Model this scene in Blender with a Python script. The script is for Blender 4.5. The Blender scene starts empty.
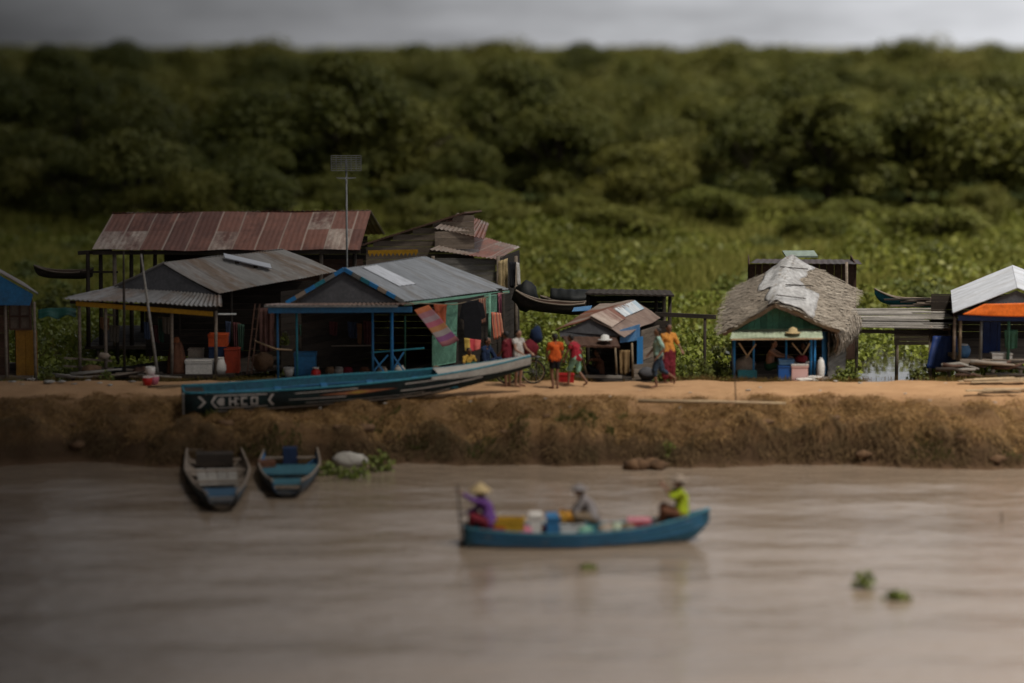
import bpy, bmesh, math, random
import numpy as np
from mathutils import Vector, Matrix, noise as mnoise
random.seed(7); RNG = np.random.default_rng(11)
V = Vector
SC = bpy.context.scene
COL = SC.collection
PI = math.pi

# ------------------------------------------------------------------ camera model (used to lay the site out)
CAM = V((0, 0, 10.30)); FPX = 2560.0; PITCH = math.radians(6.60)
def ray(px, py):
    a = (px - 512) / FPX; b = (341.5 - py) / FPX
    return V((a, math.cos(PITCH) + b * math.sin(PITCH), -math.sin(PITCH) + b * math.cos(PITCH)))
def P(px, py, Y):                      # the site point at distance Y
    r = ray(px, py); return CAM + r * (Y / r.y)
def G(px, py, z=0.0):                  # the site point at height z
    r = ray(px, py); return CAM + r * ((z - CAM.z) / r.z)
def GX(px, Y):                         # x for a pixel column at distance Y
    return (px - 512) / FPX * Y * 1.004

# ------------------------------------------------------------------ materials
def _nodes(name):
    m = bpy.data.materials.new(name); m.use_nodes = True
    nt = m.node_tree; nt.nodes.clear()
    out = nt.nodes.new('ShaderNodeOutputMaterial')
    return m, nt, out
def N(nt, typ, **kw):
    n = nt.nodes.new(typ)
    for k, v in kw.items(): setattr(n, k, v)
    return n
def mixc(nt, fac, a, b, mode='MIX'):
    n = N(nt, 'ShaderNodeMix', data_type='RGBA', blend_type=mode)
    for sock, val in ((n.inputs[0], fac), (n.inputs[6], a), (n.inputs[7], b)):
        if hasattr(val, 'links'): nt.links.new(val, sock)
        elif isinstance(val, (int, float)): sock.default_value = val
        else: sock.default_value = (*val[:3], 1)
    return n.outputs[2]
def math_(nt, op, a, b=None, c=None, clamp=False):
    n = N(nt, 'ShaderNodeMath', operation=op, use_clamp=clamp)
    for i, val in enumerate((a, b, c)):
        if val is None: continue
        if hasattr(val, 'links'): nt.links.new(val, n.inputs[i])
        else: n.inputs[i].default_value = val
    return n.outputs[0]
def ramp(nt, fac, lo, hi):
    n = N(nt, 'ShaderNodeMapRange'); n.inputs[1].default_value = lo; n.inputs[2].default_value = hi
    nt.links.new(fac, n.inputs[0]); return n.outputs[0]
def noise(nt, vec, scale, detail=4, rough=.6, stretch=None):
    if stretch is not None:
        mp = N(nt, 'ShaderNodeMapping'); mp.inputs['Scale'].default_value = stretch
        nt.links.new(vec, mp.inputs[0]); vec = mp.outputs[0]
    n = N(nt, 'ShaderNodeTexNoise'); n.inputs['Scale'].default_value = scale
    n.inputs['Detail'].default_value = detail; n.inputs['Roughness'].default_value = rough
    nt.links.new(vec, n.inputs['Vector']); return n.outputs['Fac']
def finish(nt, out, color, rough=.8, bump=None, bstr=.3, bdist=.02, metal=0, spec=.3):
    b = N(nt, 'ShaderNodeBsdfPrincipled')
    if hasattr(color, 'links'): nt.links.new(color, b.inputs['Base Color'])
    else: b.inputs['Base Color'].default_value = (*color, 1)
    if hasattr(rough, 'links'): nt.links.new(rough, b.inputs['Roughness'])
    else: b.inputs['Roughness'].default_value = rough
    b.inputs['Metallic'].default_value = metal
    b.inputs['Specular IOR Level'].default_value = spec
    if bump is not None:
        bp = N(nt, 'ShaderNodeBump'); bp.inputs['Strength'].default_value = bstr; bp.inputs['Distance'].default_value = bdist
        nt.links.new(bump, bp.inputs['Height']); nt.links.new(bp.outputs[0], b.inputs['Normal'])
    nt.links.new(b.outputs[0], out.inputs[0]); return b
def mat(name, c1, c2=None, scale=3, rough=.8, island=0., stretch=None, bstr=.2, spec=.25, dirt=.35, metal=0):
    """painted / worn surface: two tones by noise, small scale grime, each separate piece its own shade"""
    m, nt, out = _nodes(name)
    tc = N(nt, 'ShaderNodeTexCoord').outputs['Object']
    c2 = c2 or tuple(x * .6 for x in c1)
    n1 = noise(nt, tc, scale, 5, .65, stretch)
    col = mixc(nt, ramp(nt, n1, .32, .68), c1, c2)
    n2 = noise(nt, tc, scale * 6, 3, .7, stretch)
    k = math_(nt, 'MULTIPLY_ADD', ramp(nt, n2, .35, .7), dirt, 1 - dirt * .5)
    if island:
        g = N(nt, 'ShaderNodeNewGeometry').outputs['Random Per Island']
        k = math_(nt, 'MULTIPLY', k, math_(nt, 'MULTIPLY_ADD', g, island * 2, 1 - island))
    cm = N(nt, 'ShaderNodeCombineColor')
    for i in range(3): nt.links.new(k, cm.inputs[i])
    col = mixc(nt, 1.0, col, cm.outputs[0], 'MULTIPLY')
    finish(nt, out, col, rough, n2, bstr, .015, metal, spec)
    return m
def mat_sheet(name, base, rust, amount=.5, pw=.8, pl=1.7, light=None, vary=.5, rough=.55):
    """roofing sheet laid in panels (UV in metres), rust and weathering by noise"""
    m, nt, out = _nodes(name)
    uv = N(nt, 'ShaderNodeUVMap').outputs[0]
    sp = N(nt, 'ShaderNodeSeparateXYZ'); nt.links.new(uv, sp.inputs[0])
    fu = math_(nt, 'DIVIDE', sp.outputs[0], pw); fv = math_(nt, 'DIVIDE', sp.outputs[1], pl)
    cb = N(nt, 'ShaderNodeCombineXYZ')
    nt.links.new(math_(nt, 'FLOOR', fu), cb.inputs[0]); nt.links.new(math_(nt, 'FLOOR', fv), cb.inputs[1])
    wn = N(nt, 'ShaderNodeTexWhiteNoise', noise_dimensions='2D'); nt.links.new(cb.outputs[0], wn.inputs['Vector'])
    n1 = noise(nt, uv, 1.3, 6, .7, (1, .35, 1)); n2 = noise(nt, uv, 7, 4, .7, (1, .2, 1))
    a = math_(nt, 'ADD', n1, math_(nt, 'MULTIPLY_ADD', wn.outputs[0], vary, -vary * .5))
    col = mixc(nt, ramp(nt, a, .68 - amount * .5, .85 - amount * .5), base, rust)
    if light: col = mixc(nt, math_(nt, 'MULTIPLY', ramp(nt, wn.outputs[0], .78, .8), ramp(nt, n1, .62, .4)), col, light)
    k = math_(nt, 'MULTIPLY_ADD', ramp(nt, n2, .3, .7), .5, .72)
    k = math_(nt, 'MULTIPLY', k, math_(nt, 'MULTIPLY_ADD', wn.outputs[0], vary * .6, 1 - vary * .3))
    seam = math_(nt, 'LESS_THAN', math_(nt, 'FRACT', fu), .07)
    cm = N(nt, 'ShaderNodeCombineColor')
    for i in range(3): nt.links.new(k, cm.inputs[i])
    col = mixc(nt, 1.0, col, cm.outputs[0], 'MULTIPLY')
    if light: col = mixc(nt, math_(nt, 'MULTIPLY', seam, .7), col, light)
    else: col = mixc(nt, math_(nt, 'MULTIPLY', seam, .4), col, tuple(x * .5 for x in base))
    finish(nt, out, col, rough, n2, .15, .01, 0, .35)
    return m
def mat_leaf(name, c1, c2, c3=None, trans=.25, rough=.6, bigscale=.35):
    """each leaf its own tint between c1 and c2; clumps drift towards c3"""
    m, nt, out = _nodes(name)
    g = N(nt, 'ShaderNodeNewGeometry').outputs['Random Per Island']
    col = mixc(nt, g, c1, c2)
    if c3:
        tc = N(nt, 'ShaderNodeTexCoord').outputs['Object']
        oi = N(nt, 'ShaderNodeObjectInfo').outputs['Random']
        n1 = noise(nt, tc, bigscale, 3)
        f = math_(nt, 'ADD', ramp(nt, n1, .42, .62), math_(nt, 'MULTIPLY_ADD', oi, 1.0, -.5), clamp=True)
        col = mixc(nt, math_(nt, 'MULTIPLY', f, .75), col, c3)
    b = N(nt, 'ShaderNodeBsdfPrincipled'); nt.links.new(col, b.inputs['Base Color'])
    b.inputs['Roughness'].default_value = rough; b.inputs['Specular IOR Level'].default_value = .25
    t = N(nt, 'ShaderNodeBsdfTranslucent'); nt.links.new(col, t.inputs[0])
    mx = N(nt, 'ShaderNodeMixShader'); mx.inputs[0].default_value = trans
    nt.links.new(b.outputs[0], mx.inputs[1]); nt.links.new(t.outputs[0], mx.inputs[2]); nt.links.new(mx.outputs[0], out.inputs[0])
    return m

# ------------------------------------------------------------------ objects
WL = {}
def wl(o): return WL.get(o.name, V((0, 0, 0)))
def tag(o, label=None, cat=None, group=None, kind=None):
    if label: o['label'] = label
    if cat: o['category'] = cat
    if group: o['group'] = group
    if kind: o['kind'] = kind
    return o
def thing(name, label, cat, loc, group=None):
    o = bpy.data.objects.new(name, None); COL.objects.link(o)
    o.empty_display_size = .2; o.location = loc; WL[o.name] = V(loc)
    return tag(o, label, cat, group)
def link(name, me, parent, loc=None):
    o = bpy.data.objects.new(name, me); COL.objects.link(o)
    if parent is not None:
        o.parent = parent; WL[o.name] = wl(parent).copy()
    else:
        o.location = loc; WL[o.name] = V(loc)
    return o
def copy_tree(o, parent=None):
    c = o.copy(); COL.objects.link(c); c.parent = parent
    for ch in list(o.children): copy_tree(ch, c)
    return c

class MB:
    def __init__(s): s.v = []; s.f = []; s.uv = []
    def add(s, vs, fs, uvs=None):
        n = len(s.v); s.v += [V(x) for x in vs]
        for i, f in enumerate(fs):
            s.f.append([n + k for k in f])
            s.uv.append([uvs[k] for k in f] if uvs else [(0, 0)] * len(f))
        return s
    def box(s, c, size, yaw=0, tilt=None):
        c = V(c); a, b, h = (x / 2 for x in size)
        R = Matrix.Rotation(yaw, 3, 'Z')
        if tilt is not None: R = R @ tilt
        vs = [c + R @ V((sx * a, sy * b, sz * h)) for sz in (-1, 1) for sy in (-1, 1) for sx in (-1, 1)]
        return s.add(vs, [(0, 2, 3, 1), (4, 5, 7, 6), (0, 1, 5, 4), (2, 6, 7, 3), (0, 4, 6, 2), (1, 3, 7, 5)])
    def bar(s, p, q, w, h=None, up=(0, 0, 1)):
        p, q = V(p), V(q); h = h or w
        d = (q - p).normalized(); u = V(up)
        if abs(d.dot(u)) > .95: u = V((0, 1, 0))
        a = d.cross(u).normalized() * (w / 2); b = a.cross(d).normalized() * (h / 2)
        vs = [x + sa * a + sb * b for x in (p, q) for sa, sb in ((-1, -1), (1, -1), (1, 1), (-1, 1))]
        return s.add(vs, [(0, 1, 2, 3), (7, 6, 5, 4), (0, 4, 5, 1), (1, 5, 6, 2), (2, 6, 7, 3), (3, 7, 4, 0)])
    def tube(s, pts, rads, n=8, flat=1.0):
        pts = [V(p) for p in pts]
        if isinstance(rads, (int, float)): rads = [rads] * len(pts)
        base = len(s.v); rings = []
        prev = None
        for i, p in enumerate(pts):
            d = (pts[min(i + 1, len(pts) - 1)] - pts[max(i - 1, 0)]).normalized()
            if prev is None:
                u = V((0, 0, 1)) if abs(d.z) < .9 else V((0, 1, 0))
            else: u = prev
            a = d.cross(u).normalized(); u = a.cross(d).normalized(); prev = u
            rings.append([p + (a * math.cos(t) + u * math.sin(t) * flat) * rads[i] for t in [2 * PI * k / n for k in range(n)]])
        vs = [x for r in rings for x in r]; fs = []
        for i in range(len(pts) - 1):
            for k in range(n):
                fs.append((i * n + k, i * n + (k + 1) % n, (i + 1) * n + (k + 1) % n, (i + 1) * n + k))
        fs.append(tuple(range(n))[::-1]); fs.append(tuple((len(pts) - 1) * n + k for k in range(n)))
        return s.add(vs, fs)
    def capsule(s, p, q, r1, r2=None, n=10):
        p, q = V(p), V(q); r2 = r2 or r1
        d = (q - p); L = d.length
        d = d / L if L > 1e-6 else V((0, 0, 1))
        pts = []; rads = []
        for k in range(4): t = PI / 2 * (1 - k / 3.0); pts.append(p - d * r1 * math.sin(t)); rads.append(max(r1 * math.cos(t), .0015))
        for k in range(4): t = PI / 2 * k / 3.0; pts.append(q + d * r2 * math.sin(t)); rads.append(max(r2 * math.cos(t), .0015))
        return s.tube(pts, rads, n)
    def ball(s, c, r, n=12, lump=0, seed=0):
        c = V(c); r = (r, r, r) if isinstance(r, (int, float)) else r
        vs = []; m = max(5, n // 2 + 1)
        for i in range(m):
            th = PI * i / (m - 1)
            for k in range(n):
                ph = 2 * PI * k / n
                d = V((math.sin(th) * math.cos(ph), math.sin(th) * math.sin(ph), math.cos(th)))
                f = 1 + lump * mnoise.noise(d * 1.7 + V((seed * 3.1, seed, 0)))
                vs.append(c + V((d.x * r[0], d.y * r[1], d.z * r[2])) * f)
        fs = [(i * n + k, (i + 1) * n + k, (i + 1) * n + (k + 1) % n, i * n + (k + 1) % n) for i in range(m - 1) for k in range(n)]
        return s.add(vs, fs)
    def slab(s, corners, thick, nrm=None):
        cs = [V(c) for c in corners]
        if nrm is None: nrm = (cs[1] - cs[0]).cross(cs[2] - cs[0]).normalized()
        k = len(cs); d = V(nrm) * thick
        vs = cs + [c - d for c in cs]
        fs = [tuple(range(k)), tuple(range(2 * k - 1, k - 1, -1))] + [(i, k + i, k + (i + 1) % k, (i + 1) % k) for i in range(k)]
        uvs = [(c.x, c.z + c.y * .3) for c in vs]
        return s.add(vs, fs, uvs)
    def surf(s, fn, nu, nv, thick=.015, size=None):
        """closed shell over a parametric surface; UV in metres"""
        pts = [[V(fn(i / nu, j / nv)) for j in range(nv + 1)] for i in range(nu + 1)]
        if size is None:
            size = (sum((pts[i + 1][0] - pts[i][0]).length for i in range(nu)), sum((pts[0][j + 1] - pts[0][j]).length for j in range(nv)))
        top = []; bot = []; uv = []
        for i in range(nu + 1):
            for j in range(nv + 1):
                a = pts[min(i + 1, nu)][j] - pts[max(i - 1, 0)][j]; b = pts[i][min(j + 1, nv)] - pts[i][max(j - 1, 0)]
                n = a.cross(b)
                n = n.normalized() if n.length > 1e-9 else V((0, 0, 1))
                top.append(pts[i][j]); bot.append(pts[i][j] - n * thick); uv.append((i / nu * size[0], j / nv * size[1]))
        M_ = nv + 1; o = len(top); fs = []
        for i in range(nu):
            for j in range(nv):
                a, b, c, d = i * M_ + j, (i + 1) * M_ + j, (i + 1) * M_ + j + 1, i * M_ + j + 1
                fs.append((a, b, c, d)); fs.append((o + d, o + c, o + b, o + a))
        for i in range(nu):
            a, b = i * M_, (i + 1) * M_; fs.append((a, o + a, o + b, b))
            a, b = i * M_ + nv, (i + 1) * M_ + nv; fs.append((b, o + b, o + a, a))
        for j in range(nv):
            a, b = j, j + 1; fs.append((b, o + b, o + a, a))
            a, b = nu * M_ + j, nu * M_ + j + 1; fs.append((a, o + a, o + b, b))
        return s.add(top + bot, fs, uv + uv)
    def sheet(s, c00, c10, c11, c01, wave=.13, amp=.018, thick=.01, sag=0., nv=5, rag=0.):
        """corrugated sheet: u along c00->c10, ribs run along v (c00->c01)"""
        c00, c10, c11, c01 = V(c00), V(c10), V(c11), V(c01)
        L = (c10 - c00).length; nw = max(3, int(L / wave)); nu = nw * 4
        nrm = (c10 - c00).cross(c01 - c00).normalized()
        seed = random.random() * 50
        def fn(u, v):
            if rag:
                e = mnoise.noise(V((u * L * .9, seed, v * 3))) * rag
                v = v + (e if v < .01 or v > .99 else 0)
            p = (c00 * (1 - u) + c10 * u) * (1 - v) + (c01 * (1 - u) + c11 * u) * v
            p = p + nrm * (amp * math.sin(u * nw * 2 * PI) + sag * mnoise.noise(V((u * L * .6, v * 2.3, seed))))
            return p
        return s.surf(fn, nu, nv, thick, (L, (c01 - c00).length))
    def build(s, name, m, parent=None, smooth=False, loc=None, bevel=0):
        me = bpy.data.meshes.new(name)
        if parent is not None: o0 = wl(parent)
        elif loc is not None: o0 = V(loc)
        else:
            xs = [v.x for v in s.v]; ys = [v.y for v in s.v]
            o0 = V(((min(xs) + max(xs)) / 2, (min(ys) + max(ys)) / 2, min(v.z for v in s.v)))
        me.from_pydata([tuple(v - o0) for v in s.v], [], s.f)
        ul = me.uv_layers.new(name='UVMap')
        flat = [c for f in s.uv for p in f for c in p]
        if len(flat) == len(ul.data) * 2: ul.data.foreach_set('uv', flat)
        bm = bmesh.new(); bm.from_mesh(me); bmesh.ops.recalc_face_normals(bm, faces=bm.faces); bm.to_mesh(me); bm.free()
        if smooth: me.polygons.foreach_set('use_smooth', [True] * len(me.polygons))
        me.materials.append(m)
        o = link(name, me, parent, o0)
        if bevel:
            md = o.modifiers.new('bevel', 'BEVEL'); md.width = bevel; md.segments = 2
        return o
def np_mesh(name, verts, nq, m, parent=None, loc=(0, 0, 0), k=4):
    """mesh of NQ separate k-gons from a (k*NQ,3) array"""
    o0 = wl(parent) if parent is not None else V(loc)
    vv = (verts - np.array(o0)[None, :]).astype(np.float32)
    me = bpy.data.meshes.new(name)
    me.vertices.add(len(vv)); me.vertices.foreach_set('co', vv.ravel())
    me.loops.add(nq * k); me.loops.foreach_set('vertex_index', np.arange(nq * k, dtype=np.int32))
    me.polygons.add(nq); me.polygons.foreach_set('loop_start', np.arange(0, nq * k, k, dtype=np.int32))
    me.update(calc_edges=True); me.validate()
    me.materials.append(m)
    return link(name, me, parent, o0)
def unit(a): return a / np.maximum(np.linalg.norm(a, axis=1, keepdims=True), 1e-9)
def leaf_verts(C, size, bias=None, w=1.0, aspect=.55):
    """diamond leaves centred at C; bias = preferred normal (n,3)"""
    n = len(C); nr = unit(RNG.normal(size=(n, 3)))
    if bias is not None: nr = unit(nr + bias * w)
    t = unit(np.cross(nr, unit(RNG.normal(size=(n, 3))))); b = np.cross(nr, t)
    s = (size if np.ndim(size) else np.full(n, size))[:, None]
    bend = nr * s * .15
    vs = np.stack([C - t * s, C - b * s * aspect + bend, C + t * s, C + b * s * aspect + bend], axis=1)
    return vs.reshape(-1, 3)
def blade_verts(B, h, lean, width):
    """grass blades: base points B, height h, lean (n,3), as thin quads tapering to a tip"""
    n = len(B); a = RNG.uniform(0, 2 * PI, n)
    side = np.stack([np.cos(a), np.sin(a) * .4, np.zeros(n)], 1) * width[:, None]
    tip = B + lean + np.array([0, 0, 1.])[None] * h[:, None]
    mid = B + lean * .35 + np.array([0, 0, 1.])[None] * (h * .55)[:, None]
    return np.stack([B - side * .5, mid - side * .5, tip, mid + side * .5], axis=1).reshape(-1, 3)
def col(p0, p1, w, m, name, parent, n=8):            # a straight round pole as a part
    return MB().tube([p0, p1], [w, w * .9], n).build(name, m, parent, smooth=True)
def planks(mb, p0, p1, z0, z1, bw=.16, t=.03, gap=.008, ragged=.0, horizontal=True):
    """boarded wall between ground points p0 and p1"""
    p0, p1 = V(p0), V(p1); d = V((p1.x - p0.x, p1.y - p0.y, 0)); L = d.length; d.normalize()
    nrm = V((-d.y, d.x, 0)); yaw = math.atan2(d.y, d.x)
    if horizontal:
        z = z0
        while z < z1 - .02:
            b = min(bw * random.uniform(.85, 1.15), z1 - z)
            e0 = random.uniform(0, ragged); e1 = random.uniform(0, ragged)
            c = V((p0.x, p0.y, 0)) + d * ((L + e1 - e0) / 2) + nrm * random.uniform(-.006, .006) + V((0, 0, z + b / 2))
            mb.box(c, (L - e0 - e1, t, b - gap), yaw + random.uniform(-.002, .002)); z += b
    else:
        x = 0
        while x < L - .02:
            b = min(bw * random.uniform(.85, 1.15), L - x)
            a, c_ = z0 - random.uniform(0, ragged), z1 - random.uniform(0, ragged)
            c = V((p0.x, p0.y, 0)) + d * (x + b / 2) + nrm * random.uniform(-.006, .006) + V((0, 0, (a + c_) / 2))
            mb.box(c, (b - gap, t, c_ - a), yaw); x += b
    return mb
# ------------------------------------------------------------------ materials used all over
M = {}
M['skin'] = mat('skin', (.20, .10, .06), (.15, .075, .045), 8, .55, dirt=.15)
M['skin_pale'] = mat('skin_pale', (.30, .17, .11), (.25, .13, .085), 8, .55, dirt=.15)
M['hair'] = mat('hair', (.012, .01, .009), (.02, .016, .014), 20, .5)
M['eye'] = mat('eye_dark', (.02, .015, .012), None, 20, .3)
def fab(n, c, k=.6): M[n] = mat(n, c, tuple(x * k for x in c), 7, .9, dirt=.45, bstr=.4)
fab('maroon', (.16, .015, .025)); fab('white_cloth', (.55, .52, .48)); fab('orange_cloth', (.60, .10, .015)); fab('navy', (.015, .03, .075))
fab('red_cloth', (.35, .02, .035)); fab('mint', (.22, .42, .32)); fab('teal_shirt', (.33, .50, .42)); fab('denim', (.03, .05, .08)); fab('black_cloth', (.012, .012, .015))
fab('yellow_cloth', (.55, .33, .06)); fab('purple', (.14, .055, .24)); fab('lime', (.32, .40, .015)); fab('khaki', (.20, .15, .10)); fab('grey_cloth', (.24, .22, .22))
fab('straw', (.50, .38, .20)); fab('amber_cloth', (.62, .26, .05)); fab('pink_cloth', (.5, .16, .22)); fab('dark_green_cloth', (.02, .09, .06)); fab('brown_cloth', (.13, .055, .03)); fab('blue_cloth', (.02, .10, .30))

# ------------------------------------------------------------------ people
def remeshed(mb, voxel, smooth_it=2, fold=0.):
    me = bpy.data.meshes.new('tmp'); me.from_pydata([tuple(v) for v in mb.v], [], mb.f)
    bm = bmesh.new(); bm.from_mesh(me); bmesh.ops.recalc_face_normals(bm, faces=bm.faces); bm.to_mesh(me); bm.free()
    o = bpy.data.objects.new('tmp', me); COL.objects.link(o)
    r = o.modifiers.new('r', 'REMESH'); r.mode = 'VOXEL'; r.voxel_size = voxel
    if smooth_it:
        s = o.modifiers.new('s', 'SMOOTH'); s.factor = .5; s.iterations = smooth_it
    dg = bpy.context.evaluated_depsgraph_get()
    out = bpy.data.meshes.new_from_object(o.evaluated_get(dg))
    bpy.data.objects.remove(o); bpy.data.meshes.remove(me)
    if fold:                       # cloth creases
        s_ = random.random() * 40
        nn = [v.normal.copy() for v in out.vertices]
        for v, nv in zip(out.vertices, nn):
            v.co += nv * fold * (mnoise.noise(V((v.co.x * 17, v.co.y * 17, v.co.z * 9 + s_))) + .6 * mnoise.noise(V((v.co.x * 34, v.co.y * 34, v.co.z * 15 - s_))))
    out.polygons.foreach_set('use_smooth', [True] * len(out.polygons))
    return out
STAND = dict(pelvis=(0, 0, .93), chest=(.0, 0, 1.25), neck=(0, 0, 1.42), head=(.025, 0, 1.575),
             shL=(0, .185, 1.37), shR=(0, -.185, 1.37), elL=(-.03, .235, 1.10), elR=(-.03, -.235, 1.10), wrL=(.06, .245, .87), wrR=(.06, -.245, .87),
             hipL=(0, .09, .90), hipR=(0, -.09, .90), knL=(.02, .10, .49), knR=(.02, -.10, .49), anL=(0, .10, .08), anR=(0, -.10, .08),
             toeL=(.17, .12, .03), toeR=(.17, -.12, .03))
def person(label, loc, H, yaw, J=None, skin='skin', shirt=None, sleeve=.6, shorts=None, leg=.8, hat=None, skirt=None, hair=True, group=None, headyaw=0):
    j = dict(STAND); j.update(J or {})
    S = H / 1.70; Fv = V((math.cos(yaw), math.sin(yaw), 0)); Lv = V((-Fv.y, Fv.x, 0))
    loc = V(loc)
    W = {k: (Fv * p[0] + Lv * p[1] + V((0, 0, p[2]))) * S for k, p in j.items()}
    root = thing('person', label, 'person', loc, group)
    b = MB()
    c = lambda a, q, r1, r2: b.capsule(W[a], W[q], r1 * S, r2 * S)
    for s in 'LR':
        c('sh' + s, 'el' + s, .050, .040); c('el' + s, 'wr' + s, .039, .026)
        c('hip' + s, 'kn' + s, .082, .055); c('kn' + s, 'an' + s, .056, .036)
        b.capsule(W['an' + s] + V((0, 0, -.03 * S)), W['toe' + s], .036 * S, .026 * S)
        c('neck', 'sh' + s, .05, .055); c('chest', 'sh' + s, .09, .06); c('chest', 'hip' + s, .105, .10)
        # hand: palm, four fingers of unequal length, thumb leaving the palm's side
        d = (W['wr' + s] - W['el' + s]).normalized(); side = d.cross(V((0, 0, 1)))
        side = side.normalized() if side.length > .2 else Fv.copy()
        pal = W['wr' + s] + d * .085 * S
        for k in (-.5, .5): b.capsule(W['wr' + s] + side * k * .03 * S, pal + side * k * .045 * S, .019 * S, .018 * S, 8)
        cur = d.cross(side).normalized() * (.02 if s == 'L' else -.02) * S
        for q, ln in enumerate((.062, .075, .072, .055)):
            o_ = pal + side * (-.036 + .024 * q) * S
            m_ = o_ + d * ln * .55 * S + side * (-.012 + .008 * q) * S
            b.capsule(o_, m_, .0115 * S, .011 * S, 6); b.capsule(m_, m_ + d * ln * .5 * S + cur, .011 * S, .009 * S, 6)
        th = W['wr' + s] + d * .03 * S - side * .034 * S
        b.capsule(th, th + (d * .04 - side * .03) * S, .013 * S, .011 * S, 6)
    c('pelvis', 'chest', .115, .12); c('hipL', 'hipR', .105, .105); c('chest', 'neck', .11, .055); c('neck', 'head', .052, .05)
    # head with brow, nose, chin, ears
    hy = yaw + headyaw; hf = V((math.cos(hy), math.sin(hy), 0)); hl = V((-hf.y, hf.x, 0)); hc = W['head']
    b.capsule(hc - hf * .02 * S + V((0, 0, .025 * S)), hc + hf * .015 * S + V((0, 0, .03 * S)), .085 * S, .08 * S, 14)
    b.capsule(hc + hf * .03 * S + V((0, 0, .0)) * S, hc + hf * .045 * S + V((0, 0, -.07 * S)), .062 * S, .038 * S, 12)
    b.capsule(hc + hf * .088 * S + V((0, 0, .01 * S)), hc + hf * .102 * S + V((0, 0, -.018 * S)), .011 * S, .015 * S, 6)
    b.capsule(hc + hf * .075 * S - hl * .018 * S + V((0, 0, -.05 * S)), hc + hf * .075 * S + hl * .018 * S + V((0, 0, -.05 * S)), .011 * S, .011 * S, 6)
    for k in (-1, 1):
        b.capsule(hc + hl * k * .082 * S + V((0, 0, .012 * S)), hc + hl * k * .084 * S + V((0, 0, -.022 * S)), .014 * S, .011 * S, 6)
    me = remeshed(b, .0105 * S, 2); me.materials.append(M[skin]); link('body', me, root)
    for k in (-1, 1):
        MB().ball(loc + hc + hf * .083 * S + hl * k * .03 * S + V((0, 0, .02 * S)), .010 * S, 8).build('eye', M['eye'], root, True)
    if hair:
        h = MB(); h.ball(hc - hf * .022 * S + V((0, 0, .045 * S)), (.094 * S, .092 * S, .082 * S), 14, .1, random.random())
        h.ball(hc - hf * .05 * S + V((0, 0, .0)) * S, (.062 * S, .078 * S, .075 * S), 12, .1, random.random())
        me = remeshed(h, .014 * S, 1); me.materials.append(M['hair']); link('hair', me, root)
    if shirt:
        b = MB(); c = lambda a, q, r1, r2: b.capsule(W[a], W[q], r1 * S, r2 * S)
        for s in 'LR':
            e = W['sh' + s].lerp(W['el' + s], min(sleeve, 1)); b.capsule(W['sh' + s], e, .066 * S, .062 * S)
            if sleeve > 1: b.capsule(e, W['el' + s].lerp(W['wr' + s], sleeve - 1), .056 * S, .042 * S)
            c('neck', 'sh' + s, .055, .066); c('chest', 'sh' + s, .105, .07)
            b.capsule(W['chest'], W['hip' + s] + V((0, 0, .02)) * S, .125 * S, .125 * S)
        c('pelvis', 'chest', .14, .138); c('chest', 'neck', .125, .06)
        me = remeshed(b, .016 * S, 3, .017 * S); me.materials.append(M[shirt]); link('shirt', me, root)
    if shorts:
        b = MB()
        for s in 'LR':
            e = W['hip' + s].lerp(W['kn' + s], min(leg, 1)); b.capsule(W['hip' + s], e, .108 * S, .088 * S)
            if leg > 1: b.capsule(e, W['kn' + s].lerp(W['an' + s], leg - 1), .078 * S, .062 * S)
        b.capsule(W['hipL'], W['hipR'], .122 * S, .122 * S)
        b.capsule(W['pelvis'] + V((0, 0, .05 * S)), W['pelvis'] - V((0, 0, .02 * S)), .13 * S, .13 * S)
        me = remeshed(b, .016 * S, 2, .015 * S); me.materials.append(M[shorts]); link('trousers' if leg > 1 else 'shorts', me, root)
    if skirt:
        b = MB(); b.capsule(W['hipL'], W['hipR'], .13 * S, .13 * S)
        k = W['knL'].lerp(W['knR'], .5); p = W['pelvis']
        for s in 'LR': b.capsule(W['hip' + s], W['kn' + s], .13 * S, .12 * S); b.capsule(W['kn' + s], W['kn' + s].lerp(W['an' + s], .6), .12 * S, .11 * S)
        b.capsule(p, k, .15 * S, .14 * S)
        me = remeshed(b, .018 * S, 3, .02 * S); me.materials.append(M[skirt]); link('sarong', me, root)
    if hat:
        kind, mt = hat; top = loc + hc + V((0, 0, .05 * S))
        m_ = MB()
        if kind == 'cone':
            m_.tube([top + V((0, 0, -.02 * S)), top + V((0, 0, .0)), top + V((0, 0, .10 * S)), top + V((0, 0, .17 * S))], [.235 * S, .23 * S, .10 * S, .012 * S], 20)
        else:
            m_.tube([top + V((0, 0, 0)), top + V((0, 0, .012 * S)), top + V((0, 0, .014 * S)), top + V((0, 0, .07 * S)), top + V((0, 0, .10 * S))], [.20 * S, .195 * S, .105 * S, .10 * S, .05 * S], 20)
        m_.build('hat', M[mt], root, True)
    return root

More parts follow.
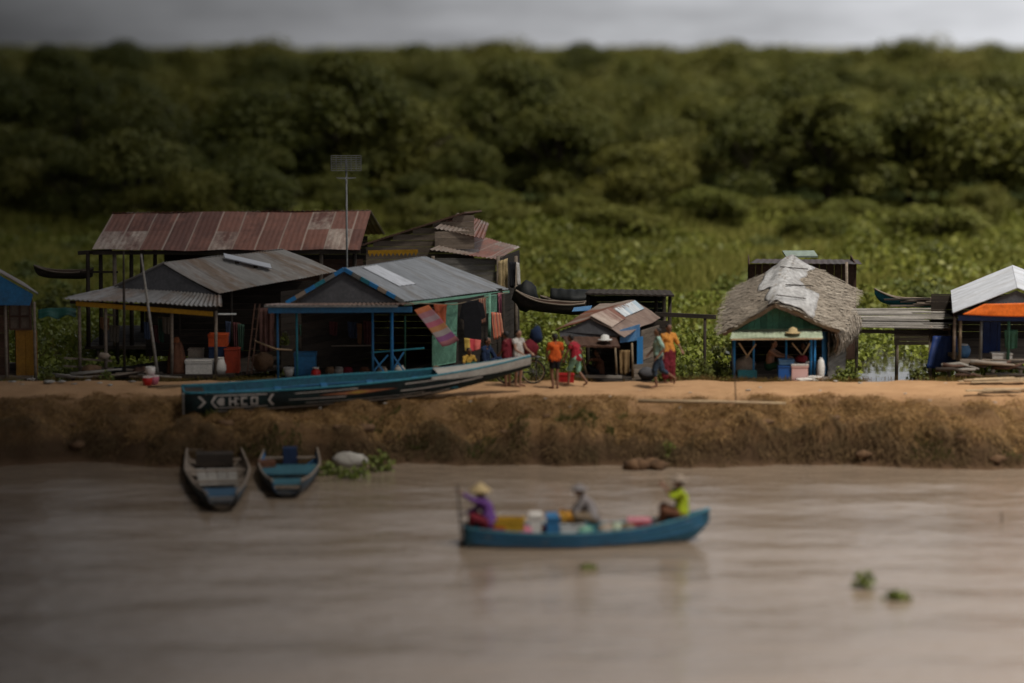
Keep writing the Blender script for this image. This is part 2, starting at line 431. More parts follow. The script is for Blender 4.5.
def foot(px, py, z=1.3): g = G(px, py, z); return V((g.x, g.y, z))
WALK = dict(knL=(.19, .09, .53), anL=(.22, .10, .09), toeL=(.38, .11, .04), knR=(-.04, -.09, .48), anR=(-.34, -.09, .14), toeR=(-.22, -.10, .03))
SIT = dict(pelvis=(-.02, 0, .16), hipL=(0, .09, .15), hipR=(0, -.09, .15), chest=(.02, 0, .48), neck=(.05, 0, .65), head=(.09, 0, .80), shL=(.04, .18, .60), shR=(.04, -.18, .60),
           elL=(.14, .26, .38), elR=(.14, -.26, .38), wrL=(.32, .14, .30), wrR=(.32, -.14, .30), knL=(.36, .24, .34), knR=(.36, -.24, .34), anL=(.40, .10, .07), anR=(.40, -.10, .07), toeL=(.55, .11, .03), toeR=(.55, -.11, .03))
def pose(base, **kw): d = dict(base); d.update(kw); return d
LFT = PI; BACK = PI / 2; FRONT = -PI / 2; RGT = 0.0

def build_people():
    # on the path
    person('person in maroon shirt with back turned by the long boat bow', foot(508, 387), 1.50, LFT - .6,
           pose(STAND, elL=(.05, .22, 1.12), wrL=(.22, .12, 1.0), chest=(.03, 0, 1.25), neck=(.05, 0, 1.42), head=(.09, 0, 1.56)), shirt='maroon', sleeve=.9, shorts='maroon', leg=.9)
    person('person in white sleeveless top and red shorts beside the bicycle', foot(518, 386.5), 1.52, -.7,
           pose(STAND, elR=(.12, -.24, 1.12), wrR=(.34, -.2, 1.02), elL=(.12, .24, 1.12), wrL=(.34, .2, 1.02)), skin='skin_pale', shirt='white_cloth', sleeve=.25, shorts='red_cloth', leg=.85)
    person('person in bright orange shirt and dark shorts standing on the path', foot(555, 389), 1.47, BACK + .35,
           pose(STAND, elL=(.06, .24, 1.14), wrL=(.2, .15, 1.0), elR=(.0, -.25, 1.1), wrR=(.12, -.24, .93), knL=(.06, .08, .5), anL=(.0, .06, .08), knR=(-.0, -.07, .5), anR=(-.06, -.06, .08)), shirt='orange_cloth', sleeve=.55, shorts='black_cloth', leg=.55)
    person('person in red shirt and baggy mint shorts walking away past the low patched hut', foot(576, 386), 1.42, LFT - .5,
           pose(WALK, pelvis=(-.06, 0, .90), chest=(.04, 0, 1.22), neck=(.12, 0, 1.38), head=(.2, 0, 1.52), shL=(.09, .18, 1.33), shR=(.09, -.18, 1.33), elL=(.2, .25, 1.08), wrL=(.30, .2, .88), elR=(-.08, -.25, 1.1), wrR=(.08, -.22, .9)), shirt='red_cloth', sleeve=.35, shorts='mint', leg=1.05)
    person('person in pale teal shirt and dark rolled trousers striding left along the path', foot(658, 388), 1.60, LFT + .12,
           pose(WALK, knL=(.12, .09, .51), anL=(.06, .1, .10), toeL=(.22, .11, .04), knR=(-.13, -.09, .50), anR=(-.50, -.09, .26), toeR=(-.48, -.1, .12),
                knR_=(0, 0, 0), elL=(-.12, .24, 1.12), wrL=(.06, .26, .92), elR=(.08, -.24, 1.1), wrR=(.22, -.2, .95)), shirt='teal_shirt', sleeve=.75, shorts='denim', leg=1.35)
    person('person in amber shirt half hidden behind the striding person in teal', foot(668, 384), 1.62, FRONT + .5,
           pose(STAND, elL=(.05, .28, 1.15), wrL=(.2, .3, .98)), shirt='amber_cloth', sleeve=1.1, skirt='maroon')
    # in and by the huts
    person('shirtless person sitting in the thatched hut reaching to the right', P(770, 377.5, 69.75), 1.62, RGT - .35,
           pose(SIT, pelvis=(-.05, 0, .34), hipL=(0, .09, .33), hipR=(0, -.09, .33), chest=(.02, 0, .66), neck=(.06, 0, .83), head=(.10, 0, .98), shL=(.05, .18, .78), shR=(.05, -.18, .78), elL=(.26, .22, .66), wrL=(.5, .16, .62), elR=(.26, -.22, .66), wrR=(.5, -.16, .62),
                knL=(.40, .16, .42), knR=(.40, -.16, .42)), skin='skin_pale', shorts='dark_green_cloth', leg=1.2)
    person('person in dark clothes seated at the right end of the thatched hut', P(806, 377, 70.3), 1.55, LFT + .5,
           pose(SIT, pelvis=(-.02, 0, .30), hipL=(0, .09, .3), hipR=(0, -.09, .3), chest=(.02, 0, .62), neck=(.05, 0, .79), head=(.09, 0, .94), shL=(.04, .18, .74), shR=(.04, -.18, .74), elL=(.14, .26, .52), elR=(.14, -.26, .52), knL=(.38, .2, .42), knR=(.38, -.2, .42)), shirt='black_cloth', shorts='brown_cloth', leg=1.3)
    person('person seated on the floor inside the low patched hut with one arm raised', P(600, 378, 70.75), 1.5, LFT,
           pose(SIT, elL=(.3, .2, .62), wrL=(.42, .12, .46)), shirt='brown_cloth', shorts='black_cloth', leg=1.2)
    person('person in navy blue clothes seated beside the hanging washing', P(485, 374, 69.7), 1.62, RGT - .5,
           pose(SIT, elL=(.25, .24, .42), wrL=(.45, .15, .40), pelvis=(-.02, 0, .3), hipL=(0, .09, .3), hipR=(0, -.09, .3), chest=(.02, 0, .63), neck=(.05, 0, .80), head=(.09, 0, .95), shL=(.04, .18, .75), shR=(.04, -.18, .75), knL=(.38, .18, .42), knR=(.38, -.18, .42)), shirt='navy', sleeve=1.6, shorts='navy', leg=1.7)
    person('person in yellow and green crouching under the hanging washing', P(468, 374, 69.75), 1.35, FRONT + .6, SIT, shirt='yellow_cloth', sleeve=.7, skirt='dark_green_cloth')
# ------------------------------------------------------------------ world, light, camera
SUN = V((.28, -.32, .90)).normalized()
def build_light():
    w = bpy.data.worlds.new('World'); SC.world = w; w.use_nodes = True
    nt = w.node_tree; nt.nodes.clear()
    out = N(nt, 'ShaderNodeOutputWorld'); bg = N(nt, 'ShaderNodeBackground'); bg.inputs[1].default_value = .1
    sky = N(nt, 'ShaderNodeTexSky', sky_type='NISHITA'); sky.sun_disc = False
    sky.sun_elevation = math.asin(SUN.z); sky.sun_rotation = math.atan2(SUN.x, SUN.y); sky.dust_density = 3; sky.air_density = 1.2
    tc = N(nt, 'ShaderNodeTexCoord').outputs['Generated']
    sp = N(nt, 'ShaderNodeSeparateXYZ'); nt.links.new(tc, sp.inputs[0])
    # overcast: sky darkened towards the left (-X) to dim that side, brighter to the right
    n1 = noise(nt, tc, 3.0, 5, .55, (1, 1, 4)); n2 = noise(nt, tc, 9.0, 4, .6, (1, 1, 5))
    x = math_(nt, 'ADD', sp.outputs[0], math_(nt, 'MULTIPLY_ADD', n1, .12, -.06))
    mr = N(nt, 'ShaderNodeMapRange', interpolation_type='LINEAR'); mr.inputs[1].default_value = -.235; mr.inputs[2].default_value = .23
    nt.links.new(x, mr.inputs[0])
    k = math_(nt, 'MULTIPLY_ADD', mr.outputs[0], SKY_HI - SKY_LO, SKY_LO)
    k = math_(nt, 'MULTIPLY', k, math_(nt, 'MULTIPLY_ADD', ramp(nt, n2, .3, .7), .55, .70))
    zr = N(nt, 'ShaderNodeMapRange', interpolation_type='SMOOTHSTEP'); zr.inputs[1].default_value = .25; zr.inputs[2].default_value = .65; zr.inputs[3].default_value = 1; zr.inputs[4].default_value = .5
    nt.links.new(sp.outputs[2], zr.inputs[0]); k = math_(nt, 'MULTIPLY', k, zr.outputs[0])      # overhead sky dimmed to lower the fill light
    cm = N(nt, 'ShaderNodeCombineColor')
    for i, t in enumerate((.97, .985, 1.03)): nt.links.new(math_(nt, 'MULTIPLY', k, t), cm.inputs[i])
    f = math_(nt, 'MULTIPLY_ADD', mr.outputs[0], -.02, .97)
    nt.links.new(mixc(nt, f, sky.outputs[0], cm.outputs[0]), bg.inputs[0]); nt.links.new(bg.outputs[0], out.inputs[0])
    L = bpy.data.lights.new('sun', 'SUN'); L.energy = SUN_E; L.angle = math.radians(10); L.color = (1, .94, .85)
    o = bpy.data.objects.new('sun', L); COL.objects.link(o); o.rotation_euler = SUN.to_track_quat('Z', 'Y').to_euler(); o.location = (20, 20, 80)
    cd = bpy.data.cameras.new('camera'); c = bpy.data.objects.new('camera', cd); COL.objects.link(c)
    c.location = CAM; c.rotation_euler = (PI / 2 - PITCH, 0, 0)
    cd.sensor_width = 36; cd.lens = 90; cd.clip_start = .5; cd.clip_end = 12000
    cd.dof.use_dof = True; cd.dof.focus_distance = 77.5; cd.dof.aperture_fstop = .09 / .45
    SC.camera = c
    vs = SC.view_settings; vs.view_transform = 'Standard'; vs.look = 'None'; vs.exposure = EXPO; vs.gamma = 1
    SC.cycles.use_denoising = True; SC.cycles.max_bounces = 6; SC.cycles.diffuse_bounces = 3; SC.cycles.glossy_bounces = 3; SC.cycles.transparent_max_bounces = 4
    SC.cycles.caustics_reflective = False; SC.cycles.caustics_refractive = False

def build_shade_slab():
    """an added slab, out of view, that shades the left of the site; its edge lies along the view"""
    vs = []; NX = 24; rows = [-300, 0, 20, 35, 50, 65, 80, 100, 130, 170, 230, 320, 450, 700, 1100, 1800, 2600]
    for y in rows:
        yy = max(y, 30); h = SLAB_H * yy
        for i in range(NX + 1):
            t = i / NX
            e = V((SLAB_X * yy + h * SUN.x / SUN.z, y + h * SUN.y / SUN.z, h))
            e.x += .03 * yy * mnoise.noise(V((0, y * .03, 3.3)))
            p = e + V((-(t ** 1.5) * (6 * yy + 900), 0, 0))
            p.z += .10 * h * mnoise.noise(p * (3 / h))
            vs.append((p, .06 * h * (1 + mnoise.noise(p * (2 / h))) * min(1, t * 6 + .05)))
    mb = MB(); m = NX + 1; n = len(vs)
    top = [p + V((0, 0, d)) for p, d in vs]; bot = [p for p, d in vs]
    fs = []
    for r in range(len(rows) - 1):
        for i in range(NX):
            a, b, c, d = r * m + i, r * m + i + 1, (r + 1) * m + i + 1, (r + 1) * m + i
            fs += [(a, b, c, d), (n + d, n + c, n + b, n + a)]
        fs.append((r * m, (r + 1) * m, n + (r + 1) * m, n + r * m))
    mb.add(top + bot, fs)
    o = mb.build('shade_slab', mat('shade_slab_grey', (.5, .5, .52), (.42, .42, .44), .01, 1, dirt=.05), None, True)  # added blocker above the view, keeps sun off the left
    tag(o, 'added shade slab out of view over the left side of the village', 'cloud', kind='stuff')

# ------------------------------------------------------------------ ground and water
def fbm(x, y, s, seed=0., oct=4):
    return mnoise.fractal(V((x * s, y * s, seed)), 1.0, 2.0, oct, noise_basis='PERLIN_ORIGINAL')
def toe(x): return 62.5 + .5 * fbm(x, 0, .22, 5.1) + .42 * fbm(x, 2, .8, 3.1) - (.35 if x > 7 else 0) * min(1, (x - 7) / 4)
def ground_z(x, y):
    t0 = toe(x); lip = 65.25 + .55 * fbm(x, 3.3, .3, 9.2) + .6 * fbm(x, 1.3, 1.1, 4.2)
    if y < t0: z = -.9 + .95 * max(0, 1 - (t0 - y) / 3.5) ** 1.5
    elif y < lip:
        t = (y - t0) / (lip - t0); z = .03 + .62 * min(1, t / .22) ** .8 + .60 * max(0, (t - .12) / .88) ** .85
        z += (.52 * fbm(x, y, .75, 2.2) + .17 * fbm(x, y, 2.6, 7.7, 3)) * min(1, t * 5) * (1.15 - .8 * t)
    elif y < 68.5:
        z = 1.25 + .05 * min(1, (y - lip)) + .055 * fbm(x, y, .8, 1.7)
    elif y < 74:
        t = (y - 68.5) / 5.5; z = 1.29 - 1.65 * (t * t * (3 - 2 * t)) ** .8 + .05 * fbm(x, y, .8, 1.7)
    elif y < 86: z = -.35 + .1 * fbm(x, y, .3, 1.7)
    else:
        z = -.35 + .55 * min(1, (y - 86) / 20) + .12 * fbm(x, y, .1, 1.7)
    return z
def build_ground():
    xs = list(np.arange(-22, 22.01, .16)); xs = [-6000, -2500, -1000, -400, -200, -100, -60, -40, -30, -26] + xs + [26, 30, 40, 60, 100, 200, 400, 1000, 2500, 6000]
    ys = [-400, -100, 0, 20, 40, 50, 56, 59, 61] + list(np.arange(61.6, 69.01, .09)) + list(np.arange(69.2, 78, .25)) + [79, 80, 82, 84, 86, 88, 92, 96, 100, 106, 112, 120, 130, 150, 180, 220, 300, 500, 900, 1600, 3000, 9000]
    vs = [(x, y, ground_z(x, y)) for y in ys for x in xs]; n = len(xs)
    fs = [(j * n + i, j * n + i + 1, (j + 1) * n + i + 1, (j + 1) * n + i) for j in range(len(ys) - 1) for i in range(n - 1)]
    me = bpy.data.meshes.new('ground'); me.from_pydata(vs, [], fs); me.polygons.foreach_set('use_smooth', [True] * len(fs))
    m, nt, out = _nodes('earth')
    pos = N(nt, 'ShaderNodeNewGeometry').outputs['Position']
    sp = N(nt, 'ShaderNodeSeparateXYZ'); nt.links.new(pos, sp.inputs[0])
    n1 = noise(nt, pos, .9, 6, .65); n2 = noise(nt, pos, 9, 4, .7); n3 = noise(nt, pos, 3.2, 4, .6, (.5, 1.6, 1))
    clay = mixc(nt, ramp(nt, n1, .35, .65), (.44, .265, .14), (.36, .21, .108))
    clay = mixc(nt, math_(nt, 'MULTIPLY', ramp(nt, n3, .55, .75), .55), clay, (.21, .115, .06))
    bank = mixc(nt, ramp(nt, n1, .35, .65), (.155, .09, .042), (.10, .058, .028)); low = ramp(nt, math_(nt, 'MULTIPLY_ADD', n1, .35, math_(nt, 'SUBTRACT', sp.outputs[2], .17)), .72, .42); bank = mixc(nt, low, bank, (.055, .033, .018))  # lower bank darkened: overhang shade put into the colour
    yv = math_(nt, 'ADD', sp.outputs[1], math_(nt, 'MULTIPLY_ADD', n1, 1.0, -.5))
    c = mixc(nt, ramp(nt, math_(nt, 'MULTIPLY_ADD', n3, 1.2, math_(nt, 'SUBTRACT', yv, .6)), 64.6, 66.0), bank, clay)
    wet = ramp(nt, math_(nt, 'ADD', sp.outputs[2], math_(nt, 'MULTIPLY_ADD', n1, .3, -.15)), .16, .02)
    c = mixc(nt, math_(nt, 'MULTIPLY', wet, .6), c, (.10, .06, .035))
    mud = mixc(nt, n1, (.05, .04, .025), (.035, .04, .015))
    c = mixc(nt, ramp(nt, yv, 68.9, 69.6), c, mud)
    c = mixc(nt, ramp(nt, yv, 92, 100), c, (.045, .06, .018))
    bmp = math_(nt, 'ADD', math_(nt, 'MULTIPLY', n2, .5), n3)
    finish(nt, out, c, .95, bmp, .7, .05, 0, .1)
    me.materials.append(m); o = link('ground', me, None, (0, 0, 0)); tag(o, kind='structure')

def water_mat(name, mud, waves, rough):
    m, nt, out = _nodes(name)
    pos = N(nt, 'ShaderNodeNewGeometry').outputs['Position']
    n1 = noise(nt, pos, .42, 2, .45, (.55, 1.05, 1)); n2 = noise(nt, pos, 2.4, 4, .6, (.65, 1.15, 1)); n3 = noise(nt, pos, .09, 3, .5, (.5, 1.2, 1))
    col = mixc(nt, ramp(nt, n3, .35, .65), mud, tuple(x * .8 for x in mud))
    h = math_(nt, 'ADD', math_(nt, 'MULTIPLY', n1, 1.25), math_(nt, 'MULTIPLY', n2, .28))
    finish(nt, out, col, rough, h, waves, .35, 0, .6)
    return m
def build_water():
    mb = MB(); mb.add([(-6000, -400, 0), (6000, -400, 0), (6000, 66.5, 0), (-6000, 66.5, 0)], [(0, 1, 2, 3)])
    tag(mb.build('river', water_mat('river_water', (.27, .205, .15), .38, .09), None, loc=(0, 0, 0)), kind='structure')
    mb = MB(); mb.add([(-60, 69.5, 0), (60, 69.5, 0), (60, 100, 0), (-60, 100, 0)], [(0, 1, 2, 3)])
    tag(mb.build('backwater', water_mat('pond_water', (.05, .045, .03), .05, .03), None, loc=(0, 0, 0)), kind='structure')

# ------------------------------------------------------------------ vegetation
def crown_pts(seed, R, Hh, lobes, n, size, zb):
    """leaf centres of a lumpy crown: many lobes over a broad dome"""
    r = np.random.default_rng(seed); C = []; B = []
    for i in range(lobes):
        a = r.uniform(0, 2 * PI); q = math.sqrt(r.uniform(0, 1)) * .78
        z = zb + (Hh - zb) * (.36 + .46 * (1 - q * q) * r.uniform(.5, 1.1)) * (1 if i % 3 else .45)
        c = np.array([R * q * math.cos(a), R * q * math.sin(a), z]); lr = R * r.uniform(.28, .52)
        m = int(n / lobes); d = unit(r.normal(size=(m, 3))); d[:, 2] = np.where(d[:, 2] < -.35, -d[:, 2], d[:, 2])
        rad = lr * r.uniform(.40, 1.18, m) ** .7
        C.append(c + d * rad[:, None] * np.array([1, 1, .8])); B.append(d)
    return np.concatenate(C), np.concatenate(B)
def make_tree(kind, R, Hh, lobes, n, size, seed, leafm):
    root = bpy.data.objects.new(kind, None); COL.objects.link(root); WL[root.name] = V((0, 0, 0))
    zb = 0.
    C, B = crown_pts(seed, R, Hh, lobes, n, size, zb)
    np_mesh('crown', leaf_verts(C, RNG.uniform(.6, 1.3, len(C)) * size, B + np.array([0, 0, .5]), 1.0), len(C), leafm, root)
    mb = MB(); rr = random.Random(seed)
    mb.tube([(0, 0, -.4), (.05, 0, Hh * .2), (.1, .05, Hh * .45), (.1, 0, Hh * .7)], [.05 * Hh * .6, .04 * Hh * .6, .02 * Hh, .006 * Hh], 7)
    for k in range(6):
        a = k * 1.05 + rr.random(); h0 = Hh * rr.uniform(.15, .4)
        mb.tube([(.04, 0, h0), (R * .3 * math.cos(a), R * .3 * math.sin(a), h0 + Hh * .2), (R * .6 * math.cos(a), R * .6 * math.sin(a), h0 + Hh * .32)], [.02 * Hh, .013 * Hh, .004 * Hh], 6)
    mb.build('trunk', M['bark'], root, True)
    return root
def build_forest():
    M['bark'] = mat('bark', (.06, .045, .03), (.035, .027, .02), 6, .95)
    lA = mat_leaf('foliage_olive', (.075, .082, .015), (.15, .148, .027), (.19, .175, .035))
    lB = mat_leaf('foliage_deep_shaded', (.055, .066, .013), (.11, .115, .022), (.15, .145, .03))  # darker leaves; part of the wood's shade is put into this colour
    lC = mat_leaf('foliage_fresh', (.09, .105, .016), (.155, .16, .028), (.18, .17, .035))
    protos = [make_tree('broad_tree', 3.3, 5.4, 22, 9500, .125, 3, lA), make_tree('dark_tree', 2.9, 5.9, 20, 9000, .125, 5, lB),
              make_tree('round_bush', 2.3, 3.3, 16, 7500, .11, 8, lC), make_tree('spreading_tree', 3.8, 5.0, 24, 10000, .13, 13, lA),
              make_tree('tall_tree', 2.5, 7.2, 20, 9000, .125, 21, lB)]
    labels = ['broad olive green tree in the wood behind the village', 'dark green dense tree in the wood behind the village', 'round fresh green bush in front of the wood',
              'spreading flat topped olive tree in the wood behind the village', 'tall dark tree standing above the wood canopy']
    cats = ['tree', 'tree', 'bush', 'tree', 'tree']
    groups = ['broad trees of the wood', 'dark trees of the wood', 'bushes in front of the wood', 'spreading trees of the wood', 'tall trees of the wood']
    rr = random.Random(4); spots = []
    Y = 131.0; row = 0
    while Y < 262:
        half = .212 * Y + 2; x = -half + rr.uniform(0, 4)
        while x < half:
            yy = Y + rr.uniform(-3.0, 3.0); spots.append((x + rr.uniform(-.8, .8), yy)); x += (rr.uniform(3.4, 6.2) if Y < 152 else rr.uniform(4.6, 8.6)) * (1 + (Y - 136) / 260)
        Y += 6.5 + (Y - 136) * .06; row += 1
    used = set(); n = 0
    spots.sort(key=lambda s: s[1])
    for (x, y) in spots[:290]:
        t = (y - 136) / 110
        # a dip in the front of the wood at the right, higher ground of trees on the left
        if y < 150: k = rr.choice([2, 2, 2, 0]); s = rr.uniform(.5, 1.05)
        elif y < 180: k = rr.choice([2, 0, 1, 3, 1]); s = rr.uniform(.7, 1.5); k = rr.choice([k, k, 1, 4])  # front rows weighted to the leaves with painted-in shade
        else: k = rr.choice([0, 1, 3, 0, 4, 1]); s = rr.uniform(.85, 1.45)
        if x < -4 and y < 165 and k == 2: k = 1
        if y < 140 and rr.random() < .25: continue
        s *= 1 + .10 * max(0, t - .2)
        if k in used: o = copy_tree(protos[k])
        else: o = protos[k]; used.add(k)
        o.location = (x, y, .1); o.rotation_euler = (0, 0, rr.uniform(0, 6.28)); o.scale = (s * rr.uniform(.85, 1.35), s * rr.uniform(.9, 1.15), s * (rr.uniform(.55, 1.0) if k == 2 else rr.uniform(.9, 1.1)))
        tag(o, labels[k], cats[k], groups[k]); n += 1
    for px, Y, k, s in [(a, b, c, d * .94) for a, b, c, d in ((122, 380, 1, 1.95), (268, 400, 0, 2.25), (345, 390, 3, 2.0), (425, 400, 1, 1.85), (497, 410, 0, 2.25), (588, 380, 1, 1.9), (655, 420, 0, 2.0), (722, 370, 1, 1.95), (770, 400, 3, 2.1), (905, 380, 0, 2.3), (985, 400, 1, 1.9), (60, 410, 3, 2.1), (185, 390, 0, 2.0))][::1]:
        o = copy_tree(protos[k]); o.location = (GX(px, Y), Y, .1); o.rotation_euler = (0, 0, rr.uniform(0, 6.28)); o.scale = (s * 1.1, s * 1.1, s * 1.06)
        tag(o, 'big tree whose crown breaks the skyline of the wood', 'tree', 'big trees on the skyline')
    last = spots[min(289, len(spots) - 1)][1]
    # the far wood: one mass
    CC = []; BB = []; SS = []; r2 = np.random.default_rng(5)
    base = [crown_pts(100 + i, 3.4, 6.2, 14, 640, .4, 1.2) for i in range(6)]
    Y = last + 5
    while Y < 3600:
        half = .30 * Y + 8; x = -half
        sp = 5.2 + (Y - last) * .012
        while x < half:
            C, B = base[r2.integers(6)]; s = r2.uniform(.85, 1.2) * (.93 + .08 * min(1, (Y - last) / 400)) * (r2.uniform(1.3, 1.55) if r2.random() < .07 else 1)
            wsc0 = 1 + max(0, Y - 700) / 1500; s = s * (1 + .12 * mnoise.noise(V((x * .02, Y * .008, 1.1))))
            keep = slice(None) if Y < 420 else slice(None, None, 2 if Y < 1000 else 4)
            a = r2.uniform(0, 6.28); R_ = np.array([[math.cos(a), -math.sin(a), 0], [math.sin(a), math.cos(a), 0], [0, 0, 1]])
            wsc = (1 + (min(sp, 14) - 5.2) * .10) * wsc0
            CC.append((C[keep] @ R_.T) * np.array([s * wsc, s * wsc, s]) + np.array([x + r2.uniform(-1.5, 1.5), Y + r2.uniform(-3, 3), 0.1])); BB.append(B[keep] @ R_.T)
            SS.append(np.full(len(C[keep]), (.27 if Y < 420 else .6 if Y < 1000 else 1.3) * s)); x += sp * r2.uniform(.8, 1.3)
        Y += sp * 1.25 + (Y - last) * .022
    Y = 138.0                                          # flanks of the wood beside the single trees
    while Y < last + 5:
        for sg in (-1, 1):
            x = .222 * Y + 5
            while x < .36 * Y + 8:
                C, B = base[r2.integers(6)]; s = r2.uniform(.6, .95); CC.append(C * s + np.array([sg * x, Y + r2.uniform(-2, 2), .1])); BB.append(B); SS.append(np.full(len(C), .2)); x += r2.uniform(4, 6)
        Y += 7
    C = np.concatenate(CC); B = np.concatenate(BB); S_ = np.concatenate(SS)
    print('far wood leaves', len(C), 'trees', n, 'last', last)
    far = mat_leaf('foliage_far', (.085, .095, .02), (.16, .16, .032), (.20, .18, .045), bigscale=.06)
    o = np_mesh('far_woods', leaf_verts(C, S_ * RNG.uniform(.7, 1.3, len(C)), B + np.array([0, 0, .5]), 1.0), len(C), far)
    tag(o, 'far off wood of low green trees reaching to the horizon', 'wood', kind='stuff')

def scatter(n, y0, y1, wid=.215, pw=1.0):
    y = y0 + (y1 - y0) * RNG.uniform(0, 1, n) ** pw; x = RNG.uniform(-1, 1, n) * (wid * y + 1)
    return x, y
def nz(x, y, s, seed): return np.array([mnoise.noise(V((a * s, b * s, seed))) for a, b in zip(x, y)])
def build_field():
    hy = mat_leaf('hyacinth_leaf', (.10, .13, .015), (.27, .30, .055), (.16, .18, .022), .2, .4, .25)
    gr = mat_leaf('marsh_grass_blade', (.16, .165, .028), (.36, .33, .085), (.15, .16, .022), .3, .7, .12)
    # water hyacinth between and behind the huts: round leaves on upright stalks
    x, y = scatter(88000, 71.2, 100, .265, pw=1.3)
    d = nz(x, y, .35, 4.4); d = np.where((np.abs(x - .151 * y + .1) < 1.9) & (y > 77), -.4, d)
    pool = ((x - .151 * y + .1) / 1.15) ** 2 + (np.maximum(np.abs(y - 77.5) - 3.0, 0) / 4.0) ** 2
    pool2 = ((x - 11.4) / 1.1) ** 2 + ((y - 77.5) / .8) ** 2
    ok = (d > -.45) & (pool > 1 + .7 * nz(x, y, 1.6, 7.7)) ; x, y, d = x[ok], y[ok], d[ok]
    h = np.clip(.46 + .65 * d + RNG.uniform(-.25, .3, len(x)), .05, 1.25)
    C = np.stack([x, y, np.maximum(h, .04)], 1); up = np.tile([0, -.5, .6], (len(x), 1))
    o = np_mesh('water_hyacinth', leaf_verts(C, RNG.uniform(.05, .105, len(C)), up, .9, .8), len(C), hy)
    tag(o, 'mat of bright green water hyacinth round the huts', 'water hyacinth', kind='stuff')
    # marsh grass further back
    x, y = scatter(145000, 86, 160, .265); d = nz(x, y, .18, 8.8); d2 = nz(x, y, .5, 2.8)
    ok = (d + .6 * d2 > -.42) & ~((np.abs(x - .151 * y + .1) < 1.9) & (y < 97)); x, y, d = x[ok], y[ok], (d + .6 * d2)[ok]; n = len(x)
    h = np.clip(.55 + .55 * d, .15, 1.3) * RNG.uniform(.6, 1.2, n) * (1 + (y - 86) / 160)
    B_ = np.stack([x, y, np.full(n, .02)], 1)
    lean = np.stack([RNG.normal(0, .2, n), RNG.normal(0, .2, n), np.zeros(n)], 1) * h[:, None]
    o = np_mesh('marsh_grass', blade_verts(B_, h, lean, RNG.uniform(.05, .12, n)), n, gr)
    tag(o, 'tall yellow green marsh grass between the huts and the wood', 'grass', kind='stuff')
    # broad leaves through the grass
    x, y = scatter(74000, 92, 165, .265); d = nz(x, y, .14, 1.3) + .5 * nz(x, y, .45, 6.3)
    ok = d > -.15; x, y, d = x[ok], y[ok], d[ok]
    C = np.stack([x, y, np.clip(.3 + 1.7 * d * RNG.uniform(.3, 1.2, len(x)), .05, 2.2)], 1)
    o = np_mesh('reed_undergrowth', leaf_verts(C, RNG.uniform(.09, .22, len(C)), np.tile([0, -.4, .6], (len(x), 1)), .8), len(C), mat_leaf('undergrowth_leaf', (.12, .14, .018), (.27, .27, .05), (.09, .10, .015), .25, .5, .1))
    tag(o, 'low leafy undergrowth spreading through the marsh', 'undergrowth', kind='stuff')
